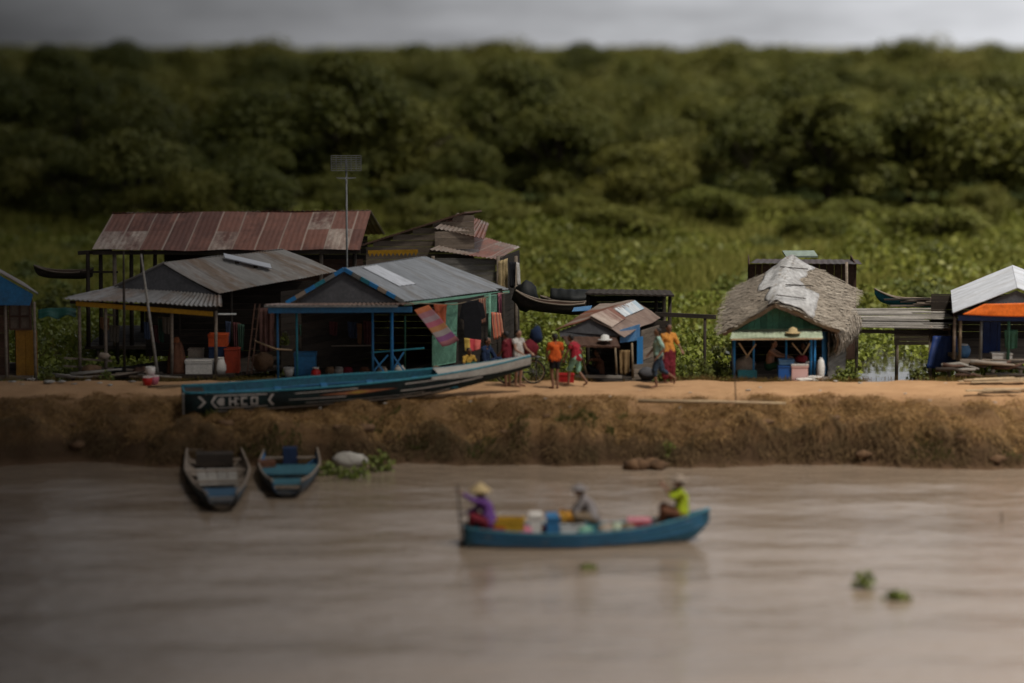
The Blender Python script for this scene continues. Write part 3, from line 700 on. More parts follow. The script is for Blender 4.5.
def build_bank_grass():
    # matted cover and drooping tussocks over the whole bank face
    n = 60000; x = RNG.uniform(-15.5, 15.5, n); t = RNG.uniform(0, 1, n)
    d = nz(x, t * 3, 1.0, 3.9) + .6 * nz(x, t * 3, 2.3, 1.9); ok = (t * 3.0 < 2.9 - .8 * RNG.uniform(0, 1, n)) & (d > -.15); x, t = x[ok], t[ok]
    y = np.array([toe(a) for a in x]) + .05 + t * 3.0; n = len(x)
    h = RNG.uniform(.02, .10, n); L = RNG.uniform(.03, .12, n)
    def tussocks(k, t0, t1, pw, thr, m_, hh, ll):
        tx = RNG.uniform(-15.5, 15.5, k); tt = t0 + (t1 - t0) * RNG.uniform(0, 1, k) ** pw; keep = nz(tx, tt * 3, .6, 6.6) + .8 * nz(tx, tt * 3, 1.7, 2.6) > thr; tx, tt = tx[keep], tt[keep]
        ty = np.array([toe(a) for a in tx]) + .08 + tt * 2.75
        bx = np.repeat(tx, m_) + RNG.normal(0, .10, len(tx) * m_); by = np.repeat(ty, m_) + RNG.normal(0, .08, len(tx) * m_); sc = np.repeat(RNG.uniform(.6, 1.5, len(tx)), m_)
        return bx, by, RNG.uniform(.3, 1, len(bx)) * hh * sc, RNG.uniform(.3, 1, len(bx)) * ll * sc
    def lay(name, label, cat, ax, ay, ah, aL, m):
        n = len(ax); az = np.array([ground_z(p, q) for p, q in zip(ax, ay)]); drop = np.clip(aL * RNG.uniform(.2, 1.0, n), 0, .25)
        lean = np.stack([RNG.normal(0, .5, n) * aL, -np.abs(RNG.normal(.8, .35, n)) * aL, -drop], 1)
        tag(np_mesh(name, blade_verts(np.stack([ax, ay, az - .01], 1), ah, lean, RNG.uniform(.008, .022, n)), n, m), label, cat, kind='stuff')
    bx, by, h2, L2 = tussocks(3800, .20, 1.16, .95, -.55, 64, .11, .25)
    tanm = mat_leaf('dry_grass_blade', (.22, .125, .048), (.46, .29, .12), (.15, .082, .033), .1, .9, .6)
    up = t > .2
    lay('dry_grass', 'matted tan dry grass spread over the top of the river bank', 'dry grass', np.concatenate([x[up], bx]), np.concatenate([y[up], by]), np.concatenate([h[up], h2]), np.concatenate([L[up], L2]), tanm)
    # tufts straying on to the path
    k = 700; tx = RNG.uniform(-15, 15, k); ty = 65.0 + np.abs(RNG.normal(0, .9, k)); ok = nz(tx, ty, .5, 31.1) + .5 * nz(tx, ty, 1.6, 3.1) > .02; tx, ty = tx[ok], ty[ok]
    bx = np.repeat(tx, 26) + RNG.normal(0, .09, len(tx) * 26); by = np.repeat(ty, 26) + RNG.normal(0, .06, len(tx) * 26)
    lay('path_tufts', 'small dry tufts straying on to the earth path', 'dry grass', bx, by, RNG.uniform(.01, .06, len(bx)), RNG.uniform(.03, .12, len(bx)), tanm)
    # weeds along the back edge of the path, in patches
    k = 520; tx = RNG.uniform(-15, 15, k); ty = 68.35 + np.abs(RNG.normal(0, .5, k)); ok = nz(tx, ty, .45, 41.1) + .4 * nz(tx, ty, 1.6, 13.1) > -.1; tx, ty = tx[ok], ty[ok]
    bx = np.repeat(tx, 24) + RNG.normal(0, .10, len(tx) * 24); by = np.repeat(ty, 24) + RNG.normal(0, .06, len(tx) * 24)
    lay('path_weeds', 'ragged weeds along the back edge of the path', 'weeds', bx, by, RNG.uniform(.03, .24, len(bx)), RNG.uniform(.03, .12, len(bx)), mat_leaf('path_weed_blade', (.08, .085, .02), (.22, .19, .06), (.2, .14, .06), .2, .8, .5))
    bx, by, h2, L2 = tussocks(1100, .0, .30, 1.0, -.25, 60, .10, .30)  # lower blades toned darker, the overhang's shade painted into them
    lay('bank_roots', 'tangled roots and sedge hanging over the waterline, darkened as overhang shade', 'roots', np.concatenate([x[~up], bx]), np.concatenate([y[~up], by]), np.concatenate([h[~up], h2]), np.concatenate([L[~up], L2]),
        mat_leaf('shaded_sedge_blade', (.075, .045, .022), (.19, .12, .055), (.06, .05, .02), .1, .9, .6))
    # green weeds low on the bank
    n = 26000; x = RNG.uniform(-14, 15, n); y = np.array([toe(a) for a in x]) + RNG.uniform(.1, 1.5, n)
    d = nz(x, y, .5, 12.4) + .35 * nz(x, y, 2, 1.1); ok = d > .22; x, y = x[ok], y[ok]; n = len(x)
    z = np.array([ground_z(a, b) for a, b in zip(x, y)]); h = RNG.uniform(.05, .2, n)
    lean = np.stack([RNG.normal(0, .06, n), RNG.normal(-.05, .05, n), np.zeros(n)], 1)
    o = np_mesh('bank_weeds', blade_verts(np.stack([x, y, z], 1), h, lean, RNG.uniform(.015, .04, n)), n, mat_leaf('weed_blade', (.06, .075, .018), (.11, .11, .03), None, .2, .8))
    tag(o, 'green weeds growing low on the bank above the water', 'weeds', kind='stuff')
def leafy(name, label, cat, c, r, n, size, m, stem_h=None, group=None):
    """one small plant of its own: leaves about a few stems"""
    c = V(c); root = thing(name, label, cat, c, group)
    d = unit(RNG.normal(size=(n, 3))); d[:, 2] = np.abs(d[:, 2]); rad = RNG.uniform(.35, 1, n)[:, None]
    C = np.array(c) + d * rad * np.array(r)
    np_mesh('foliage', leaf_verts(C, RNG.uniform(.6, 1.3, n) * size, d + np.array([0, -.2, .5]), .9, .6), n, m, root)
    mb = MB()
    for k in range(9):
        a = k * .7; q = V((math.cos(a) * r[0] * .5, math.sin(a) * r[1] * .5, r[2] * .75))
        mb.tube([c + V((0, 0, -.03)), c + q * .5 + V((0, 0, r[2] * .15)), c + q], [.012, .009, .005], 5)
    mb.build('stem', m, root, True)
    return root
# ------------------------------------------------------------------ site materials
def site_mats():
    M['roof_grey'] = mat_sheet('roof_weathered_grey', (.215, .205, .195), (.15, .105, .075), .35, .82, 2.2, vary=.25)
    M['roof_blue_grey'] = mat_sheet('roof_blue_grey', (.20, .215, .235), (.15, .14, .13), .25, .82, 2.4, vary=.2)
    M['roof_rust'] = mat_sheet('roof_rust', (.22, .095, .065), (.12, .05, .035), .5, .72, 1.95, light=(.36, .29, .24), vary=.75)
    M['roof_rust2'] = mat_sheet('roof_rust_brown', (.20, .075, .045), (.14, .085, .06), .5, .6, 1.5, light=(.24, .2, .17), vary=.5)
    M['roof_pale'] = mat_sheet('roof_pale_zinc', (.46, .48, .52), (.36, .36, .37), .3, .82, 2.6, vary=.15, rough=.45)
    M['roof_patch'] = mat_sheet('roof_patched', (.22, .155, .125), (.15, .10, .08), .5, .35, .4, vary=.6)
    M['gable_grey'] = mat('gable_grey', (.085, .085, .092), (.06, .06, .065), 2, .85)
    M['wood'] = mat('wood_weathered', (.23, .185, .145), (.14, .11, .085), 2.2, .9, .35, (1, 1, 5))
    M['wood_grey'] = mat('wood_silver', (.27, .25, .225), (.16, .145, .125), 2, .9, .35, (1, 1, 6))
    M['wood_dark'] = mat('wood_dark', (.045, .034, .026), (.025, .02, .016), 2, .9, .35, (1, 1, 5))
    M['wood_brown'] = mat('wood_brown', (.09, .05, .034), (.055, .03, .022), 2, .9, .3, (1, 1, 5))
    M['wood_pale'] = mat('wood_pale', (.44, .33, .20), (.30, .21, .13), 3, .85, .25)
    M['bamboo'] = mat('bamboo', (.24, .185, .12), (.15, .11, .07), 4, .75, .2)
    M['blue'] = mat('blue_paint', (.025, .15, .33), (.03, .10, .20), 3, .6, .15)
    M['bright_blue'] = mat('bright_blue_paint', (.02, .20, .48), (.03, .14, .32), 3, .55, .15)
    M['teal'] = mat('teal_paint', (.03, .20, .25), (.02, .12, .17), 2.5, .6, .1)
    M['green'] = mat('green_paint', (.055, .17, .115), (.04, .11, .075), 3, .75, .3)
    M['mint_paint'] = mat('mint_paint', (.16, .33, .24), (.11, .23, .17), 3, .75, .2)
    M['pale_green'] = mat('pale_green_sheet', (.34, .38, .28), (.20, .24, .16), 2.5, .7, .2)
    M['yellow'] = mat('yellow_paint', (.42, .22, .012), (.28, .15, .012), 3, .65, .1)
    M['ochre'] = mat('ochre_paint', (.30, .15, .02), (.2, .095, .018), 2.5, .75, .15)
    M['orange_tarp'] = mat('orange_tarp', (.72, .15, .012), (.55, .11, .012), 3, .6)
    M['blue_tarp'] = mat('blue_tarp', (.015, .04, .16), (.01, .025, .10), 4, .5)
    M['blue_sheet'] = mat('blue_sheeting', (.10, .22, .38), (.05, .14, .30), 4, .55)
    M['green_tarp'] = mat('green_tarp', (.02, .10, .075), None, 4, .6)
    M['white'] = mat('white_plastic', (.62, .62, .60), (.48, .48, .46), 4, .5)
    M['foam'] = mat('foam_white', (.60, .57, .53), (.5, .47, .43), 4, .7)
    M['red'] = mat('red_plastic', (.42, .02, .02), (.3, .015, .015), 5, .4)
    M['orange'] = mat('orange_plastic', (.50, .08, .02), (.36, .055, .015), 5, .4)
    M['orange_red'] = mat('orange_red_plastic', (.30, .04, .015), (.22, .03, .015), 5, .45)
    M['blue_plastic'] = mat('blue_plastic', (.02, .10, .35), (.015, .07, .25), 5, .4)
    M['black'] = mat('black_paint', (.012, .014, .014), None, 4, .6)
    M['metal'] = mat('dull_metal', (.22, .225, .22), None, 6, .5, metal=.3)
    M['tarp_white'] = mat('weathered_white_tarp', (.47, .47, .47), (.27, .26, .25), 1.6, .7, dirt=.7)
    M['sack'] = mat('woven_sack', (.30, .25, .20), (.22, .17, .13), 5, .85)
    M['rubber'] = mat('rubber', (.02, .02, .02), None, 6, .8)
    M['stone'] = mat('pale_stone', (.40, .38, .34), (.26, .24, .21), 5, .9)
    M['root'] = mat('dry_root', (.13, .075, .04), (.08, .045, .025), 7, .95, .3)
    M['basket'] = mat('wicker', (.17, .10, .055), (.10, .06, .035), 9, .85)
    M['thatch'] = mat_leaf('thatch_strand', (.22, .185, .145), (.46, .405, .335), (.28, .235, .185), 0, .95, .8)
    M['thatch_base'] = mat('thatch_base', (.20, .155, .11), (.13, .10, .07), 4, .95, stretch=(1, 1, 4))
def mat_stripes(name, cols, n, along=0):
    m, nt, out = _nodes(name); uv = N(nt, 'ShaderNodeUVMap').outputs[0]
    sp = N(nt, 'ShaderNodeSeparateXYZ'); nt.links.new(uv, sp.inputs[0])
    r = N(nt, 'ShaderNodeValToRGB'); r.color_ramp.interpolation = 'CONSTANT'
    while len(r.color_ramp.elements) < len(cols): r.color_ramp.elements.new(.5)
    for i, c in enumerate(cols): r.color_ramp.elements[i].position = i / len(cols); r.color_ramp.elements[i].color = (*c, 1)
    nt.links.new(math_(nt, 'FRACT', math_(nt, 'MULTIPLY', sp.outputs[along], n)), r.inputs[0])
    finish(nt, out, r.outputs[0], .9); return m

# ------------------------------------------------------------------ site helpers
def lerp(a, b, t): return V(a).lerp(V(b), t)
def deck(parent, corners, z, m='wood', th=.1, bw=.17, name='deck'):
    """planked deck over a four-cornered plan FL,FR,BR,BL"""
    FL, FR, BR, BL = [V((c[0], c[1], z)) for c in corners]; mb = MB()
    n = max(3, int((BL - FL).length / bw))
    for i in range(n):
        a = lerp(FL, BL, (i + .5) / n); b = lerp(FR, BR, (i + .5) / n)
        mb.bar(a + V((-random.uniform(0, .08), 0, -th / 2 + random.uniform(-.006, .006))), b + V((random.uniform(0, .08), 0, -th / 2)), (BL - FL).y / n * .95, th)
    return mb.build(name, M[m], parent)
def stilts(parent, corners, z, m='wood_dark', k=4):
    FL, FR, BR, BL = [V((c[0], c[1], z)) for c in corners]
    for i in range(k):
        for e, g in ((FL, FR), (BL, BR)):
            p = lerp(e, g, .04 + .92 * i / (k - 1)); col(V((p.x, p.y + (.08 if e is FL else -.08), -.6)), V((p.x, p.y + (.08 if e is FL else -.08), z - .1)), .06, M[m], 'stilt', parent, 7)
def cloth(name, label, cat, q, m, folds=3, amp=.03, group=None, parent=None, thick=.008):
    """hanging cloth between four points TL,TR,BR,BL with folds running down"""
    TL, TR, BR, BL = [V(c) for c in q]; nrm = (TR - TL).cross(BL - TL).normalized(); s = random.random() * 30
    def fn(u, v):
        p = lerp(lerp(TL, TR, u), lerp(BL, BR, u), v)
        return p + nrm * amp * (math.sin(u * folds * 2 * PI + s) * (.35 + .65 * v) + .8 * mnoise.noise(V((u * 3, v * 3, s)))) + V((0, 0, -.04 * math.sin(PI * u) * v))
    o = MB().surf(fn, 18, 10, thick, (1, 1)).build(name, m, parent, True)
    if parent is None: tag(o, label, cat, group)
    return o
def shirt_on_line(label, c, w, h, m, yaw=0, group=None):
    """a garment hung by its shoulders: body and two sleeves, one cloth"""
    c = V(c); d = V((math.cos(yaw), math.sin(yaw), 0)); n = V((-d.y, d.x, 0)); s = random.random() * 20
    out = [(-.5, -.02), (-.18, .06), (.18, .06), (.5, -.02), (.62, -.36), (.42, -.42), (.40, -.30), (.40, -1), (-.40, -1), (-.40, -.30), (-.42, -.42), (-.62, -.36)]
    mb = MB()
    pts = [c + d * x * w + V((0, 0, z * h)) + n * .03 * math.sin(x * 9 + s) for x, z in out]
    mb.slab(pts, .03, n)
    return tag(mb.build('garment', m), label, 'garment', group)
def crate(name, label, cat, c, size, m, yaw=0, ribs=True, lid=None):
    root = thing(name, label, cat, c); c = V(c); w, d, h = size; mb = MB(); R = Matrix.Rotation(yaw, 3, 'Z'); t = .025
    def bx(o, s): mb.box(c + R @ V(o), s, yaw)
    bx((0, 0, t / 2), (w, d, t))
    for s in (-1, 1): bx((0, s * (d - t) / 2, h / 2 + t / 2), (w, t, h - t)); bx((s * (w - t) / 2, 0, h / 2 + t / 2), (t, d - 2 * t - .002, h - t - .004))
    if ribs:
        for s in (-1, 1):
            bx((0, s * (d / 2 + .008), h - .02), (w + .03, .016, .04)); bx((s * (w / 2 + .008), 0, h - .022), (.016, d, .038))
    mb.build('tub', m, root, bevel=.006)
    if lid:
        b = MB(); b.box(c + V((0, 0, h + .03)), (w + .04, d + .04, .05), yaw); b.build('lid', lid, root, bevel=.01)
    return root
def pot(name, label, cat, c, prof, m, rim=None, n=18):
    """turned vessel: profile of (radius, height), open at the top"""
    root = thing(name, label, cat, c); c = V(c); mb = MB(); pts = [c + V((0, 0, z)) for r, z in prof]
    mb.tube(pts, [r for r, z in prof], n); mb.build('body', m, root, True)
    if rim:
        r, z = prof[-1]; b = MB(); k = 22
        ring = [c + V((r * math.cos(t), r * math.sin(t), z)) for t in [2 * PI * i / k for i in range(k + 1)]]
        b.tube(ring, .018, 6); b.build('rim', rim, root, True)
    return root
def strands(fn, n, length, width, m, parent, name, us=(-1, 1), spread=.25, lift=.03):
    """loose thatch strands laid down a roof surface fn(u,v); ridge at u=0"""
    C = []; D = []; Nn = []
    for i in range(n):
        u = random.uniform(*us); v = random.random(); e = .02
        p = fn(u, v); q = fn(u + (e if u > 0 else -e), v); w_ = fn(u, min(1, v + .03)) - fn(u, max(0, v - .03))
        d = (q - p).normalized(); nn = d.cross(w_).normalized()
        if nn.z < 0 and abs(nn.z) > .05: nn = -nn
        d = (d + w_.normalized() * random.gauss(0, spread) + nn * random.gauss(.05, .10)).normalized()
        C.append(p + nn * random.uniform(.0, lift)); D.append(d); Nn.append(nn)
    C = np.array([tuple(x) for x in C]); D = np.array([tuple(x) for x in D]); Nn = np.array([tuple(x) for x in Nn])
    L = RNG.uniform(.5, 1.3, n)[:, None] * length; S_ = unit(np.cross(D, Nn)) * RNG.uniform(.5, 1.4, n)[:, None] * width
    vs = np.stack([C - D * L * .5 - S_, C - D * L * .5 + S_, C + D * L * .5 + S_ * .6, C + D * L * .5 - S_ * .6], 1).reshape(-1, 3)
    return np_mesh(name, vs, n, m, parent)
def rail(root, name, p, q, w, h, m): return MB().bar(p, q, w, h).build(name, m, root)

# ------------------------------------------------------------------ huts
def edge_hut():
    r = thing('gabled_hut', 'small hut with blue gable and ochre panelled wall at the left edge', 'hut', P(8, 376, 70.5))
    A = P(-42, 249, 70.2); E = P(38, 294, 70.2); E2 = P(-122, 294, 70.2); bk = V((-1.0, 3.2, 0))
    MB().sheet(A, A + bk, E + bk + V((0, 0, .0)), E, nv=6).build('roof', M['roof_grey'], r)
    MB().sheet(A + V((0, 0, .012)), E2, E2 + bk, A + bk, nv=6).build('roof', M['roof_grey'], r)
    dn = V((0, 0, -.10)); MB().slab([A + V((0, .06, -.09)), E2 + V((.3, .06, -.02)), E2 + V((.4, .06, -.3)), E + V((-.25, .06, -.32)), E + V((-.15, .06, -.02))], .04, V((0, -1, 0))).build('gable', M['blue'], r)
    f0, f1 = P(-112, 376, 70.7), P(31, 376, 70.7)
    pl = [(f0.x, f0.y), (f1.x, f1.y), (f1.x - 1.0, f1.y + 3.1), (f0.x - 1.0, f0.y + 3.1)]
    deck(r, pl, f0.z); stilts(r, pl, f0.z)
    top = E.z - .15
    w = MB(); planks(w, V((P(8, 0, 70.85).x, 70.85, 0)), V((P(30, 0, 70.85).x, 70.85, 0)), f0.z, P(0, 330, 70.85).z, .3, .04, horizontal=False); w.build('wall', M['ochre'], r)
    w = MB(); planks(w, V((P(-110, 0, 70.85).x, 70.85, 0)), V((P(1, 0, 70.85).x, 70.85, 0)), f0.z, top, .25, .04); w.build('side_wall', M['wood_brown'], r)
    a, b = P(10, 329, 70.85), P(30, 303, 70.85); fr = MB()
    for x in (a.x, (a.x + b.x) / 2, b.x): fr.bar((x, 70.84, a.z), (x, 70.84, b.z), .05)
    for z in (a.z, (a.z + b.z) / 2, b.z): fr.bar((a.x, 70.80, z), (b.x, 70.80, z), .05)
    wf = fr.build('window', M['wood_brown'], r)
    MB().box(((a.x + b.x) / 2, 70.89, (a.z + b.z) / 2), (b.x - a.x, .02, b.z - a.z)).build('pane', mat('window_pane', (.16, .12, .09), None, 3, .3), wf)
    w = MB(); planks(w, V((f1.x, f1.y + .3, 0)), V((f1.x - 1.0, f1.y + 3.0, 0)), f0.z, top, .2, .03); w.build('end_wall', M['wood_dark'], r)
    for px in (6, 35): q = P(px, 376, 70.5); col(V((q.x, 70.6, f0.z - .5)), V((q.x, 70.6, P(px, 302, 70.6).z)), .045, M['wood'], 'post', r)

def grey_house():
    r = thing('floating_house', 'low open house with weathered grey tin roof and yellow fascia', 'house', P(150, 374, 71))
    A = P(163, 263, 72.2); B = P(284, 249.5, 76.6); LE = P(113, 287, 72.4); RE = P(219, 294, 71.8); REb = P(338, 272, 76.2); LEb = LE + (B - A)
    MB().sheet(A, B, REb, RE, sag=.05, nv=6, rag=.02).build('roof', M['roof_grey'], r)
    MB().sheet(B + V((0, 0, .01)), A + V((0, 0, .01)), LE, LEb, sag=.05, nv=6).build('roof', M['roof_grey'], r)
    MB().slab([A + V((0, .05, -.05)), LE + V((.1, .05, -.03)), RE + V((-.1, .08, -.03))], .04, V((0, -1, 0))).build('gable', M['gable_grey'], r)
    MB().sheet(P(63, 298, 70.4), P(222, 306, 70.4), RE + V((.05, .05, -.03)), LE + V((-.1, .05, -.03)), sag=.06, nv=5, rag=.04).build('awning', M['roof_grey'], r)
    MB().sheet(LEb + V((-1.2, .1, -.35)), P(66, 297, 70.5), LE + V((-.05, .1, -.02)), LEb, sag=.05, nv=4).build('awning', M['roof_grey'], r)
    rail(r, 'fascia', P(76, 303.5, 70.6), P(213, 314, 70.6), .03, .13, M['yellow'])
    d = V((3.25, 4.4, 0)); FL, FR = P(66, 374, 70.6), P(222, 374, 70.6); z = 1.2
    pl = [(FL.x, 70.6), (FR.x, 70.6), (FR.x + d.x, 75), (FL.x + d.x, 75)]
    deck(r, pl, z, 'wood_dark'); stilts(r, pl, z, k=5)
    top = LE.z - .15
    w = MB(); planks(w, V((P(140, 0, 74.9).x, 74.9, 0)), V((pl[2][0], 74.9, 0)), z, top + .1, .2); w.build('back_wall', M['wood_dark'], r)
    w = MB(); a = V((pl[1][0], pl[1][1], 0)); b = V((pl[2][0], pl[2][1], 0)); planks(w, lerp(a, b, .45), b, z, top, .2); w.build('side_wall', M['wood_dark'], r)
    for px, y0 in ((80, 302), (106, 304), (172, 308), (216, 311)):
        q = P(px, 374, 70.75); col(V((q.x, 70.75, z)), V((q.x + .02, 70.75, P(px, y0, 70.75).z)), .05, M['wood'], 'post', r)
    for px in (118, 180, 232): q = P(px, 370, 73); col(V((q.x, 73, z)), V((q.x, 73, top + .1)), .05, M['wood_dark'], 'post', r)
    rail(r, 'beam', P(70, 302, 70.8), P(218, 309, 70.8), .06, .08, M['wood_dark'])
    rail(r, 'railing', P(64, 358, 70.8), P(112, 361, 70.8), .04, .05, M['wood']); rail(r, 'railing', P(64, 366, 70.8), P(135, 370, 70.8), .04, .05, M['wood'])
    rail(r, 'shelf', P(104, 314, 71.5), P(116, 316, 71.5), .2, .03, M['wood']); rail(r, 'rail', P(218, 314, 70.9), P(236, 314, 71.2), .04, .04, M['white'])
    # the loose pale board that lies on blocks on the right slope
    nrm = (B - A).cross(RE - A).normalized(); nrm = nrm if nrm.z > 0 else -nrm
    a = lerp(lerp(A, B, .42), lerp(RE, REb, .42), .12) + nrm * .16; b = lerp(lerp(A, B, .58), lerp(RE, REb, .58), .62) + nrm * .16
    o = MB().bar(a, b, .28, .03, nrm).build('loose_board', M['roof_pale']); tag(o, 'pale board propped on blocks on the grey tin roof', 'board')
    for t in (.3, .7): p = lerp(a, b, t); tag(MB().box(p - nrm * .085, (.12, .12, .13)).build('block', M['wood_dark']), 'dark block under the pale board on the roof', 'block', 'blocks under the pale roof board')

def blue_house():
    r = thing('floating_house', 'open blue trimmed house with grey tin roof and pale roof strip', 'house', P(340, 374, 70))
    A = P(344, 269, 70.1); B = P(426, 257, 74.6); LE = P(286, 303, 70.2); RE = P(404, 302, 69.6); REb = P(509, 289.5, 75.2); LEb = LE + (B - A)
    MB().sheet(A, B, REb, RE, sag=.03, nv=6).build('roof', M['roof_blue_grey'], r)
    MB().sheet(B + V((0, 0, .01)), A + V((0, 0, .01)), LE, LEb, sag=.03, nv=6).build('roof', M['roof_blue_grey'], r)
    nrm = (B - A).cross(RE - A).normalized(); nrm = nrm if nrm.z > 0 else -nrm
    S = lambda u, v: lerp(lerp(A, B, u), lerp(RE, REb, u), v)
    MB().sheet(S(.17, .05) + nrm * .035, S(.34, .05) + nrm * .035, S(.34, .62) + nrm * .035, S(.17, .62) + nrm * .035, wave=.2, amp=.012).build('roof_strip', M['roof_pale'], r)
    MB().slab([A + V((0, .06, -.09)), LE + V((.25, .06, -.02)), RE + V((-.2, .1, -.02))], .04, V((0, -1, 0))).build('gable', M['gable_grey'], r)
    g = V((0, -.03, .0))
    for e, k in ((LE, 6), (RE, 7)):
        for i in range(k):
            mm = M[('bright_blue', 'metal', 'teal', 'bright_blue', 'sack')[i % 5]]
            MB().bar(lerp(A, e, i / k) + g, lerp(A, e, (i + .96) / k) + g, .05, .11).build('barge_board', mm, r)
    MB().sheet(P(264, 304.5, 69.2), P(414, 304.5, 69.2), RE + V((.1, .05, -.02)), LE + V((-.1, .08, -.03)), sag=.03, nv=3, rag=.03).build('awning', M['roof_patch'], r)
    rail(r, 'fascia', P(268, 310.5, 69.35), P(412, 309.5, 69.35), .03, .15, M['blue'])
    rail(r, 'edge_trim', P(264, 306.3, 69.18), P(398, 306.3, 69.18), .025, .05, M['metal'])
    fl, fr = P(270, 374, 69.75), P(408, 374, 69.75); z = 1.2; d = (REb - RE); d.z = 0
    pl = [(fl.x, 69.6), (fr.x, 69.6), (fr.x + d.x * .9, 69.6 + d.y * .9), (fl.x + d.x * .9, 69.6 + d.y * .9)]
    deck(r, pl, z, 'wood_dark'); stilts(r, pl, z, k=5)
    rail(r, 'deck_edge', V((fl.x - .1, 69.55, z - .06)), V((fr.x + .1, 69.55, z - .06)), .05, .14, M['wood_grey'])
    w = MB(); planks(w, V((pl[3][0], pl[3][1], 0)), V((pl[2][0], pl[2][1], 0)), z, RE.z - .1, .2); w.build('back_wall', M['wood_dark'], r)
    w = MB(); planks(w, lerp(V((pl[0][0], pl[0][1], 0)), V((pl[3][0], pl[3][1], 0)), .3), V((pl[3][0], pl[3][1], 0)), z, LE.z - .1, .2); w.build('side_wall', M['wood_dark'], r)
    for px, m, wd in ((274, 'blue', .035), (293.5, 'teal', .035), (370.5, 'blue', .035), (390, 'bright_blue', .05)):
        col(V((P(px, 0, 69.75).x, 69.75, z - .02)), V((P(px, 0, 69.75).x, 69.75, P(px, 311, 69.75).z)), wd, M[m], 'post', r)
    col(P(311, 374, 72) , P(311, 316, 72), .03, M['teal'], 'post', r); col(P(405, 372, 71), P(405, 316, 71), .03, M['green'], 'post', r)
    rail(r, 'railing', P(318, 346, 72.5), P(372, 345.5, 72.5), .03, .04, M['wood']); rail(r, 'railing', P(371, 352.5, 69.75), P(424, 348, 70.9), .035, .04, M['teal'])
    for a, b in (((372, 354), (384, 372)), ((388, 355), (372, 373)), ((392, 354), (404, 371)), ((404, 352), (392, 371))):
        rail(r, 'brace', P(*a, 69.74), P(*b, 69.76), .03, .045, M['blue'])
    # right side: eave rafter, posts, green lattice panels
    rail(r, 'eave_board', RE + V((0, -.05, -.06)), REb + V((0, -.05, -.06)), .03, .07, M['mint_paint'])
    Yp = lambda px: 69.75 + (px - 408) / 99 * 4.6
    for px, m in ((489, 'mint_paint'), (503, 'wood_dark')):
        col(V((P(px, 0, Yp(px)).x, Yp(px), z - .6)), V((P(px, 0, Yp(px)).x, Yp(px), P(px, 294, Yp(px)).z)), .05, M[m], 'post', r)
    def lattice(q, m):
        TL, TR, BR, BL = [P(x, y, Yp(x)) for x, y in q]; mb = MB(); w_, h_ = (TR - TL).length, (BL - TL).length
        for i in range(-12, 24):
            c0 = i * .09
            for sgn in (1, -1):
                pts = []
                for k in range(13):
                    v = k / 12; u = (c0 + sgn * v * h_) / w_ if sgn > 0 else (c0 + (1 - v) * h_) / w_
                    if 0 <= u <= 1: pts.append(lerp(lerp(TL, TR, u), lerp(BL, BR, u), v))
                if len(pts) > 2: mb.bar(pts[0] + V((0, .004 * sgn, 0)), pts[-1] + V((0, .004 * sgn, 0)), .035, .012)
        for a, b in ((TL, TR), (TR, BR), (BR, BL), (BL, TL)): mb.bar(a, b, .05, .03)
        mb.slab([TL + V((0, .05, 0)), TR + V((0, .05, 0)), BR + V((0, .05, 0)), BL + V((0, .05, 0))], .015, V((0, -1, 0)))
        return mb.build('lattice_panel', M[m], r)
    lattice([(445, 304), (457, 303), (456, 332), (446, 333)], 'mint_paint'); lattice([(433, 336), (456, 333), (455, 362), (433, 366)], 'mint_paint'); lattice([(485, 296), (496, 295), (496, 311), (485, 313)], 'mint_paint')
    w = MB(); a, b = V((P(425, 0, 71).x + .5, 71.6, 0)), V((pl[2][0], pl[2][1], 0)); planks(w, a, b, z, RE.z - .2, .2); w.build('side_wall', M['wood_dark'], r)

def rust_shed():
    r = thing('long_shed', 'long open shed with rust red tin roof behind the houses', 'shed', P(225, 285, 81))
    bl, br, tl, tr = P(92, 250, 79.6), P(360, 249, 79.6), P(112, 213.5, 83.4), P(371, 211, 83.4)
    MB().sheet(bl, br, tr, tl, wave=.16, amp=.003, sag=.05, nv=8, rag=.03).build('roof', M['roof_rust'], r)
    MB().sheet(tr + V((0, .02, .02)), tl + V((0, .02, .02)), tl + V((-.3, 3.2, -1)), tr + V((.3, 3.2, -1)), wave=.16, nv=4).build('roof', M['roof_rust'], r)
    z = .9; pl = [(P(80, 0, 80).x, 80), (P(366, 0, 80).x, 80), (P(366, 0, 80).x, 86), (P(80, 0, 80).x, 86)]
    deck(r, pl, z, 'wood_dark', bw=.3); stilts(r, pl, z, k=6)
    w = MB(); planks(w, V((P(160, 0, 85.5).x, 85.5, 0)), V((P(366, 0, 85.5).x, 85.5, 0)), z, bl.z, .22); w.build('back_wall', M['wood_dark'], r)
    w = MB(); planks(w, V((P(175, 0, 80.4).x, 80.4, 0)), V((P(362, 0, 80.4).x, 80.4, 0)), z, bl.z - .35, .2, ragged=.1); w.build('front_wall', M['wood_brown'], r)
    rail(r, 'beam', bl + V((0, .15, -.1)), br + V((0, .15, -.1)), .08, .12, M['wood_dark'])
    rail(r, 'beam', P(78, 253, 80), P(112, 251, 80), .1, .12, M['wood_dark'])
    for px, Y in ((82, 80), (95, 80.2), (109, 80), (126, 80.2), (137, 84), (150, 80.2), (318, 80.1), (352, 80.1)):
        x = P(px, 0, Y).x; col(V((x, Y, z)), V((x + .03, Y, bl.z - .05)), .07, M['wood' if px in (109, 318) else 'wood_dark'], 'post', r)
    rail(r, 'railing', P(80, 272, 80), P(118, 272, 80), .05, .06, M['wood_dark'])

